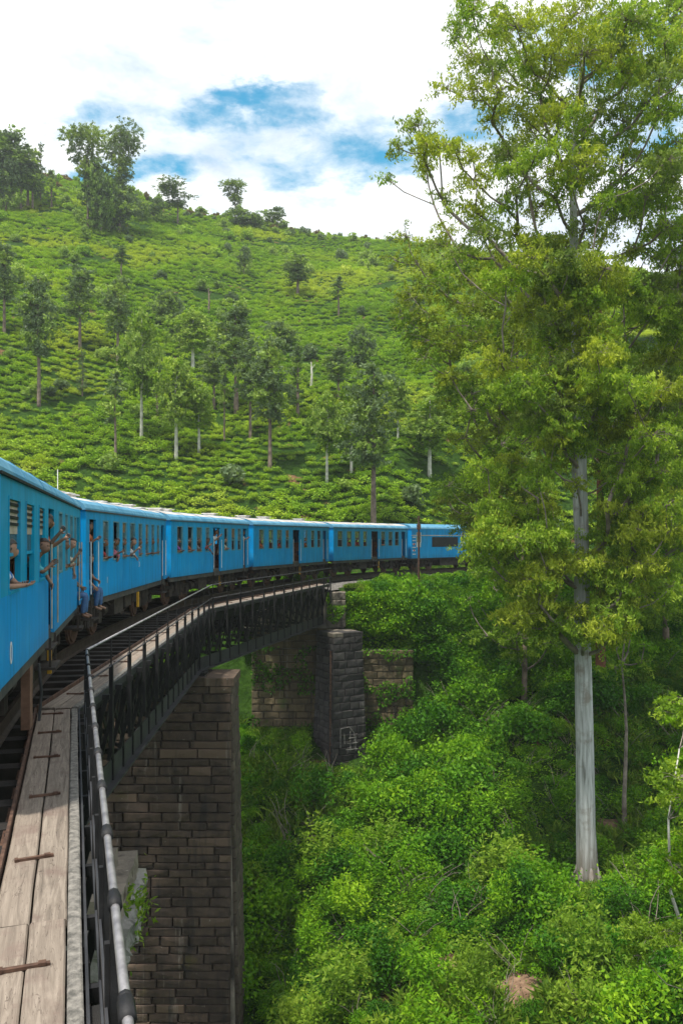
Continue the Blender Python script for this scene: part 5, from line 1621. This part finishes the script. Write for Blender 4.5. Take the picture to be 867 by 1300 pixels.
for px, by, ty, cw, kd, lab in HT:
    b0 = hill_hit(px, by)
    h = (by - ty) / F * b0.y; wd = cw / F * b0.y
    i = cnt_k.get(kd, 0); cnt_k[kd] = i + 1
    nv = 2 if kd == 'cone' else 3
    tm, cm = KT[kd, i % nv]; H, CW = KH[kd]
    sx = wd / CW * (1.08 if kd != 'sky' else 1.15); sz = h / H
    place_tree(NAMES[kd], lab, 'tree', (b0.x, b0.y, b0.z - .1), tm, cm, rot=rg.uniform(-.6, .6), scale=(sx, sx, sz), group='trees on the skyline' if by < 300 else 'trees scattered over the tea slope')
# bare snags
for px, by, ty, m_, lab in ((265, 400, 366, 'brown_bark', 'bare broken brown trunk standing high on the slope'), (395, 492, 460, 'pale_bark', 'pale bare dead stem between two dark trees on the slope'), (33, 421, 394, 'pale_bark', 'thin white bare stem between the two leftmost dark trees')):
    b0 = hill_hit(px, by); h = (by - ty) / F * b0.y
    t = thing('dead_trunk', lab, 'dead tree', b0, 0, 'bare trunks on the slope')
    MB().tube([(0, 0, -.3), (.1, 0, h * .5), (0, .1, h)], [.20, .15, .08], 7).tube([(.08, 0, h * .7), (.5, 0, h * .9)], [.06, .03], 5).build('trunk', M[m_], t)


# ------------------------------------------------------------------ passengers
def skin_mesh(name, joints, bones, m_, sub=1, extra=None):
    """grow one smooth surface from joints {name: (co, radius)}; the first joint is the root"""
    names = list(joints); me_ = bpy.data.meshes.new(name)
    me_.from_pydata([joints[n][0] for n in names], [(names.index(a), names.index(b_)) for a, b_ in bones], [])
    o = bpy.data.objects.new('tmp', me_); COL.objects.link(o)
    sk = o.modifiers.new('s', 'SKIN'); sk.use_smooth_shade = True
    for i, n in enumerate(names):
        r = joints[n][1]; r = (r, r) if not isinstance(r, tuple) else r
        me_.skin_vertices[0].data[i].radius = r
        me_.skin_vertices[0].data[i].use_root = (i == 0)
    if sub:
        sb = o.modifiers.new('u', 'SUBSURF'); sb.levels = sub; sb.render_levels = sub
    dg = bpy.context.evaluated_depsgraph_get(); dg.update()
    r_ = bpy.data.meshes.new_from_object(o.evaluated_get(dg)); bpy.data.objects.remove(o)
    r_.name = name; r_.materials.clear(); r_.materials.append(m_)
    return r_


def hand_joints(J, B, side, wrist, direction, spread):
    """palm and five fingers at the end of an arm"""
    w_ = Vector(wrist); d = Vector(direction).normalized(); u = d.cross(Vector(spread)).normalized(); s_ = u.cross(d).normalized()
    J[side + 'palm'] = (w_ + d * .06, (.030, .018)); B.append((side + 'wrist', side + 'palm'))
    for k, (off, ln) in enumerate(((-.030, .065), (-.010, .078), (.010, .074), (.028, .060))):
        a = w_ + d * .085 + s_ * off; b_ = a + d * ln * .55 + u * .012; c = b_ + d * ln * .4 + u * .028
        J['%sf%da' % (side, k)] = (a, .010); J['%sf%db' % (side, k)] = (b_, .009); J['%sf%dc' % (side, k)] = (c, .007)
        B += [(side + 'palm', '%sf%da' % (side, k)), ('%sf%da' % (side, k), '%sf%db' % (side, k)), ('%sf%db' % (side, k), '%sf%dc' % (side, k))]
    a = w_ + d * .045 - s_ * .042; b_ = a + d * .035 - s_ * .018 + u * .01
    J[side + 'ta'] = (a, .011); J[side + 'tb'] = (b_, .009); B += [(side + 'palm', side + 'ta'), (side + 'ta', side + 'tb')]


def head_parts(neck, head, look, hair_long=False):
    """head with brow, nose, mouth, ears; hair and eyes are returned as separate meshes"""
    look = Vector(look).normalized(); up = (Vector(head) - Vector(neck)).normalized()
    x = look; y = up.cross(x).normalized(); z = x.cross(y).normalized()
    rot = Matrix((x, y, z)).transposed(); c = Vector(head)
    bm = bmesh.new(); bmesh.ops.create_icosphere(bm, subdivisions=3, radius=1.0)
    for v_ in bm.verts:
        p = v_.co.copy()
        q = Vector((p.x * .098, p.y * .077, p.z * .118))
        if p.z < -.1: q.x += .012 * max(0, p.x); q.y *= 1 - .28 * (-p.z - .1); q.x -= .006
        if p.x > .75 and abs(p.y) < .28 and -.35 < p.z < .12: q.x += .026 * (1 - abs(p.y) / .28) * (1 - abs(p.z + .2) / .4) + .004      # nose
        if p.x > .6 and .1 < abs(p.y) < .55 and .02 < p.z < .3: q.x -= .010                                                            # eye sockets
        if p.x > .7 and abs(p.y) < .35 and -.62 < p.z < -.48: q.x += .006                                                            # lips
        if abs(p.y) > .92 and abs(p.x) < .3 and abs(p.z) < .3: q.y += math.copysign(.014, p.y)                                         # ears
        v_.co = c + rot @ q
    h = bpy.data.meshes.new('head'); bm.to_mesh(h); bm.free()
    bm = bmesh.new(); bmesh.ops.create_icosphere(bm, subdivisions=3, radius=1.0); rr = random.Random(3)
    dele = [v_ for v_ in bm.verts if (v_.co.x > .42 and v_.co.z < .50) or v_.co.z < (-.75 if hair_long else -.45)]
    bmesh.ops.delete(bm, geom=dele, context='VERTS')
    for v_ in bm.verts:
        p = v_.co; k = 1.10 + rr.uniform(-.03, .04)
        q = Vector((p.x * .100 * k - .006, p.y * .081 * k, p.z * .120 * k + .004))
        if hair_long and p.z < -.3: q.z -= .10; q.x -= .01
        v_.co = c + rot @ q
    hr = bpy.data.meshes.new('hair'); bm.to_mesh(hr); bm.free()
    ey = MB()
    for sy in (-1, 1):
        for k, rad_ in ((0, .011),):
            q = c + rot @ Vector((.083, sy * .031, .012)); ey.box(q, (.012, .020, .012), rot)
    return h, hr, ey.mesh('eyes', M['eye'])


POSES = {
    'window': dict(pelvis=(-.36, 0, .50), waist=(-.32, 0, .70), chest=(-.24, 0, .96), neck=(-.13, 0, 1.13), head=(-.06, .02, 1.25), look=(.9, -.3, -.1),
                   ls=(-.20, .19, 1.06), le=(-.02, .26, .85), lw=(.08, .06, .86), rs=(-.20, -.19, 1.06), re=(-.04, -.25, .85), rw=(.09, -.06, .86),
                   lh=(-.36, .10, .48), lk=(-.32, .52, .50), la=(-.32, .55, .10), rh=(-.36, -.10, .48), rk=(-.42, .40, .50), ra=(-.44, .45, .10)),
    'reach': dict(pelvis=(-.36, 0, .52), waist=(-.28, 0, .74), chest=(-.12, 0, .98), neck=(.03, 0, 1.13), head=(.11, .02, 1.25), look=(.5, -.8, -.05),
                  ls=(-.06, .19, 1.06), le=(.10, .30, .88), lw=(.20, .18, .72), rs=(-.06, -.19, 1.06), re=(.12, -.28, .90), rw=(.30, -.30, .98),
                  lh=(-.36, .10, .48), lk=(-.32, .50, .50), la=(-.32, .55, .10), rh=(-.36, -.10, .48), rk=(-.42, .40, .50), ra=(-.44, .45, .10)),
    'stand': dict(pelvis=(-.14, 0, .92), waist=(-.12, 0, 1.08), chest=(-.04, 0, 1.32), neck=(.03, 0, 1.49), head=(.08, -.01, 1.61), look=(.6, -.8, -.05),
                  ls=(-.02, .19, 1.42), le=(.06, .38, 1.26), lw=(.06, .44, 1.46), rs=(-.01, -.19, 1.42), re=(.14, -.27, 1.22), rw=(.34, -.26, 1.34),
                  lh=(-.14, .10, .88), lk=(-.10, .12, .48), la=(-.16, .12, .08), rh=(-.14, -.10, .88), rk=(-.08, -.12, .48), ra=(-.12, -.12, .08)),
    'sit': dict(pelvis=(-.14, 0, .12), waist=(-.15, 0, .30), chest=(-.11, 0, .56), neck=(-.06, 0, .74), head=(-.01, 0, .86), look=(.9, -.4, -.15),
                ls=(-.11, .19, .66), le=(.0, .27, .40), lw=(.16, .16, .24), rs=(-.11, -.19, .66), re=(.0, -.27, .40), rw=(.16, -.15, .24),
                lh=(-.14, .10, .10), lk=(.22, .13, .13), la=(.20, .13, -.30), rh=(-.14, -.10, .10), rk=(.22, -.12, .13), ra=(.16, -.12, -.30)),
}


def person(label, coach_i, s_, pose, skin, shirt, pants, side=1, long_hair=False, group='passengers leaning from the coaches', zf=1.22, dy=0, hat=None):
    P = POSES[pose]; (cx, cy), th = CARS[coach_i]
    rx, ry = math.cos(th), -math.sin(th)
    fwd = (math.sin(th), math.cos(th))
    ox, oy = cx + fwd[0] * s_, cy + fwd[1] * s_
    inn = {'window': .0, 'reach': .10, 'stand': .14, 'sit': .06}[pose]
    t = thing('person', label, 'person', (ox - rx * inn, oy - ry * inn, zf), -th, group)
    v = {k: Vector(q) for k, q in P.items()}
    rj = random.Random(int(s_ * 97) + coach_i * 13)
    for s1 in 'lr':
        v[s1 + 'w'] += Vector((rj.uniform(-.10, .02), rj.uniform(-.10, .10), rj.uniform(-.04, .10) if pose != 'window' else 0))
        v[s1 + 'e'] += Vector((rj.uniform(-.03, .02), rj.uniform(-.03, .03), 0))
    v['head'] += Vector((rj.uniform(-.02, .02), rj.uniform(-.04, .04), 0))
    J = {'pelvis': (v['pelvis'], (.13, .10)), 'waist': (v['waist'], (.125, .095)), 'chest': (v['chest'], (.145, .10)), 'neck': (v['neck'], .058), 'skull': (v['head'] - Vector((0, 0, .03)), .06)}
    B = [('pelvis', 'waist'), ('waist', 'chest'), ('chest', 'neck'), ('neck', 'skull')]
    for s1 in 'lr':
        J[s1 + 'sh'] = (v[s1 + 's'], .058); J[s1 + 'el'] = (v[s1 + 'e'], .040); J[s1 + 'wrist'] = (v[s1 + 'w'], .026)
        B += [('chest', s1 + 'sh'), (s1 + 'sh', s1 + 'el'), (s1 + 'el', s1 + 'wrist')]
        hand_joints(J, B, s1, v[s1 + 'w'], v[s1 + 'w'] - v[s1 + 'e'], (0, 0, 1) if pose != 'window' else (0, 1, 0))
        J[s1 + 'hip'] = (v[s1 + 'h'], .090); J[s1 + 'knee'] = (v[s1 + 'k'], .058); J[s1 + 'ank'] = (v[s1 + 'a'], .038); J[s1 + 'toe'] = (v[s1 + 'a'] + Vector((.15, 0, -.05)), (.035, .028))
        B += [('pelvis', s1 + 'hip'), (s1 + 'hip', s1 + 'knee'), (s1 + 'knee', s1 + 'ank'), (s1 + 'ank', s1 + 'toe')]
    body = skin_mesh('body', J, B, skin, 1)
    h, hr, ey = head_parts(v['neck'], v['head'], (P['look'][0] + rj.uniform(-.4, .2), P['look'][1] + rj.uniform(-.3, .7), P['look'][2]), long_hair)
    bm = bmesh.new(); bm.from_mesh(body); bm.from_mesh(h); bm.to_mesh(body); bm.free()
    body.polygons.foreach_set('use_smooth', [True] * len(body.polygons)); body.update()
    bo = link('body', body, t)
    hr.materials.append(M['hair']); link('hair', hr, t); link('eyes', ey, t)
    # shirt: torso and sleeves a little wider than the body
    J2 = {'pelvis': (v['pelvis'] + Vector((0, 0, .02)), (.150, .12)), 'waist': (v['waist'], (.143, .115)), 'chest': (v['chest'], (.165, .12)), 'col': (v['chest'].lerp(v['neck'], .80), .085)}
    B2 = [('pelvis', 'waist'), ('waist', 'chest'), ('chest', 'col')]
    for s1 in 'lr':
        J2[s1 + 'sh'] = (v[s1 + 's'], .072); J2[s1 + 'el'] = (v[s1 + 's'].lerp(v[s1 + 'e'], .8), .056); B2 += [('chest', s1 + 'sh'), (s1 + 'sh', s1 + 'el')]
        if pose in ('reach',): J2[s1 + 'fo'] = (v[s1 + 'e'].lerp(v[s1 + 'w'], .45), .044); B2.append((s1 + 'el', s1 + 'fo'))
    link('shirt', skin_mesh('shirt', J2, B2, shirt, 1), t)
    J3 = {'pelvis': (v['pelvis'], (.155, .125))}; B3 = []
    for s1 in 'lr':
        J3[s1 + 'hip'] = (v[s1 + 'h'], .105); J3[s1 + 'knee'] = (v[s1 + 'k'], .074); J3[s1 + 'ank'] = (v[s1 + 'a'] + Vector((0, 0, .02)), .058)
        B3 += [('pelvis', s1 + 'hip'), (s1 + 'hip', s1 + 'knee'), (s1 + 'knee', s1 + 'ank')]
    link('trousers', skin_mesh('trousers', J3, B3, pants, 1), t)
    return t


SK = [flatmat('skin_brown', (.20, .105, .065), .6), flatmat('skin_tan', (.33, .19, .125), .6), flatmat('skin_dark', (.17, .085, .05), .6)]
C_ = {k: flatmat('cloth_' + k, c) for k, c in dict(teal=(.05, .32, .38), navy=(.015, .03, .09), mint=(.12, .30, .25), pink=(.42, .12, .17), red=(.38, .03, .03), white=(.6, .6, .6), orange=(.50, .13, .04),
      black=(.02, .02, .02), purple=(.32, .10, .35), cream=(.60, .52, .38), jeans=(.05, .12, .26), green=(.10, .35, .16), grey=(.25, .25, .27)).items()}
m, t_, b_ = mat('striped_cloth'); C_['stripe'] = m
wv = t_.n('ShaderNodeTexWave', bands_direction='Y', ins={'Vector': obj_co(t_), 'Scale': 7.0, 'Distortion': .4}).outputs[0]
t_.l(t_.ramp(wv, [(.45, (.72, .76, .80)), (.55, (.04, .16, .42))]), b_.inputs['Base Color']); b_.inputs['Roughness'].default_value = .8
person('passenger in blue and white stripes resting arms on the first window of the nearest coach', 0, 1.40, 'window', SK[1], C_['stripe'], C_['black'])
person('black-haired passenger in teal leaning out of the third window of the nearest coach', 0, 3.98, 'reach', SK[0], C_['teal'], C_['navy'])
person('passenger with thick black hair and mint shirt leaning out of the nearest coach door', 0, 5.02, 'stand', SK[0], C_['mint'], C_['purple'], long_hair=True)
person('passenger in orange reaching out just behind the mint shirt at the nearest coach door', 0, 5.42, 'stand', SK[1], C_['orange'], C_['navy'], zf=1.23)
person('passenger in cream sleeves reaching out of the window before the gap in the nearest coach', 0, 8.82, 'reach', SK[1], C_['cream'], C_['jeans'])
person('passenger in pink behind the cream sleeves in the nearest coach', 0, 7.7, 'window', SK[0], C_['pink'], C_['jeans'], long_hair=True)
person('passenger in navy sitting in the end doorway of the nearest coach', 0, 10.6, 'sit', SK[0], C_['navy'], C_['jeans'])
person('passenger in jeans sitting in the first doorway of the second coach', 1, 1.02, 'sit', SK[1], C_['black'], C_['jeans'])
person('passenger standing above the jeans sitter with an arm held out from the second coach', 1, 1.0, 'stand', SK[0], C_['orange'], C_['grey'], zf=1.24)
for s_, po, sk, sh, lab in ((2.3, 'window', 2, 'red', 'passenger in red in the first window of the second coach'), (3.42, 'reach', 0, 'pink', 'passenger in pink leaning out of the second window of the second coach'),
        (4.46, 'window', 2, 'white', 'passenger in white in the third window of the second coach'), (5.55, 'reach', 1, 'white', 'passenger with white sleeves leaning out of the fourth window of the second coach'),
        (6.68, 'window', 0, 'purple', 'passenger in purple in the fifth window of the second coach'), (7.75, 'window', 2, 'pink', 'passenger in pink in the sixth window of the second coach'),
        (8.75, 'window', 2, 'black', 'passenger in black in the seventh window of the second coach'), (9.7, 'window', 2, 'cream', 'passenger in cream in the last window of the second coach')):
    person(lab, 1, s_, po, SK[sk], C_[sh], C_['navy'])
for s_, po, sk, sh, lab in ((1.3, 'window', 2, 'purple', 'passenger in purple in the first window of the third coach'), (2.5, 'window', 0, 'orange', 'passenger in orange in the second window of the third coach'),
        (3.6, 'window', 2, 'grey', 'passenger in grey in the third window of the third coach'), (4.68, 'reach', 2, 'red', 'passenger in red leaning out of the fourth window of the third coach'),
        (6.05, 'stand', 2, 'white', 'passenger in white standing in the middle door of the third coach'), (7.4, 'window', 1, 'cream', 'passenger in cream in the window after the middle door of the third coach'),
        (10.55, 'stand', 2, 'white', 'passenger in white at the far end door of the third coach')):
    person(lab, 2, s_, po, SK[sk], C_[sh], C_['navy'])
for ci, s_, sh, lab in ((3, 1.3, 'orange', 'passenger in orange in the first window of the fourth coach'), (3, 3.6, 'red', 'passenger in red in the third window of the fourth coach'), (3, 7.4, 'orange', 'passenger in orange after the middle door of the fourth coach'),
        (4, 2.3, 'orange', 'passenger in orange in the second window of the fifth coach'), (4, 3.5, 'red', 'passenger in red in the third window of the fifth coach'), (4, 7.2, 'black', 'passenger in black after the middle door of the fifth coach')):
    person(lab, ci, s_, 'window', SK[2], C_[sh], C_['navy'])


# thin air haze over the valley
hz = MB().bx(-1520, 1520, -1520, 1520, -22.0, 125.0)
hm = bpy.data.materials.new('haze_air'); hm.use_nodes = True; ht = hm.node_tree; ht.nodes.clear()
pv = ht.nodes.new('ShaderNodeVolumePrincipled'); pv.inputs['Color'].default_value = (.88, .94, 1, 1); pv.inputs['Density'].default_value = .00032; pv.inputs['Anisotropy'].default_value = .1
ho = ht.nodes.new('ShaderNodeOutputMaterial'); ht.links.new(pv.outputs[0], ho.inputs['Volume'])
hz.build('haze', hm, kind='stuff')
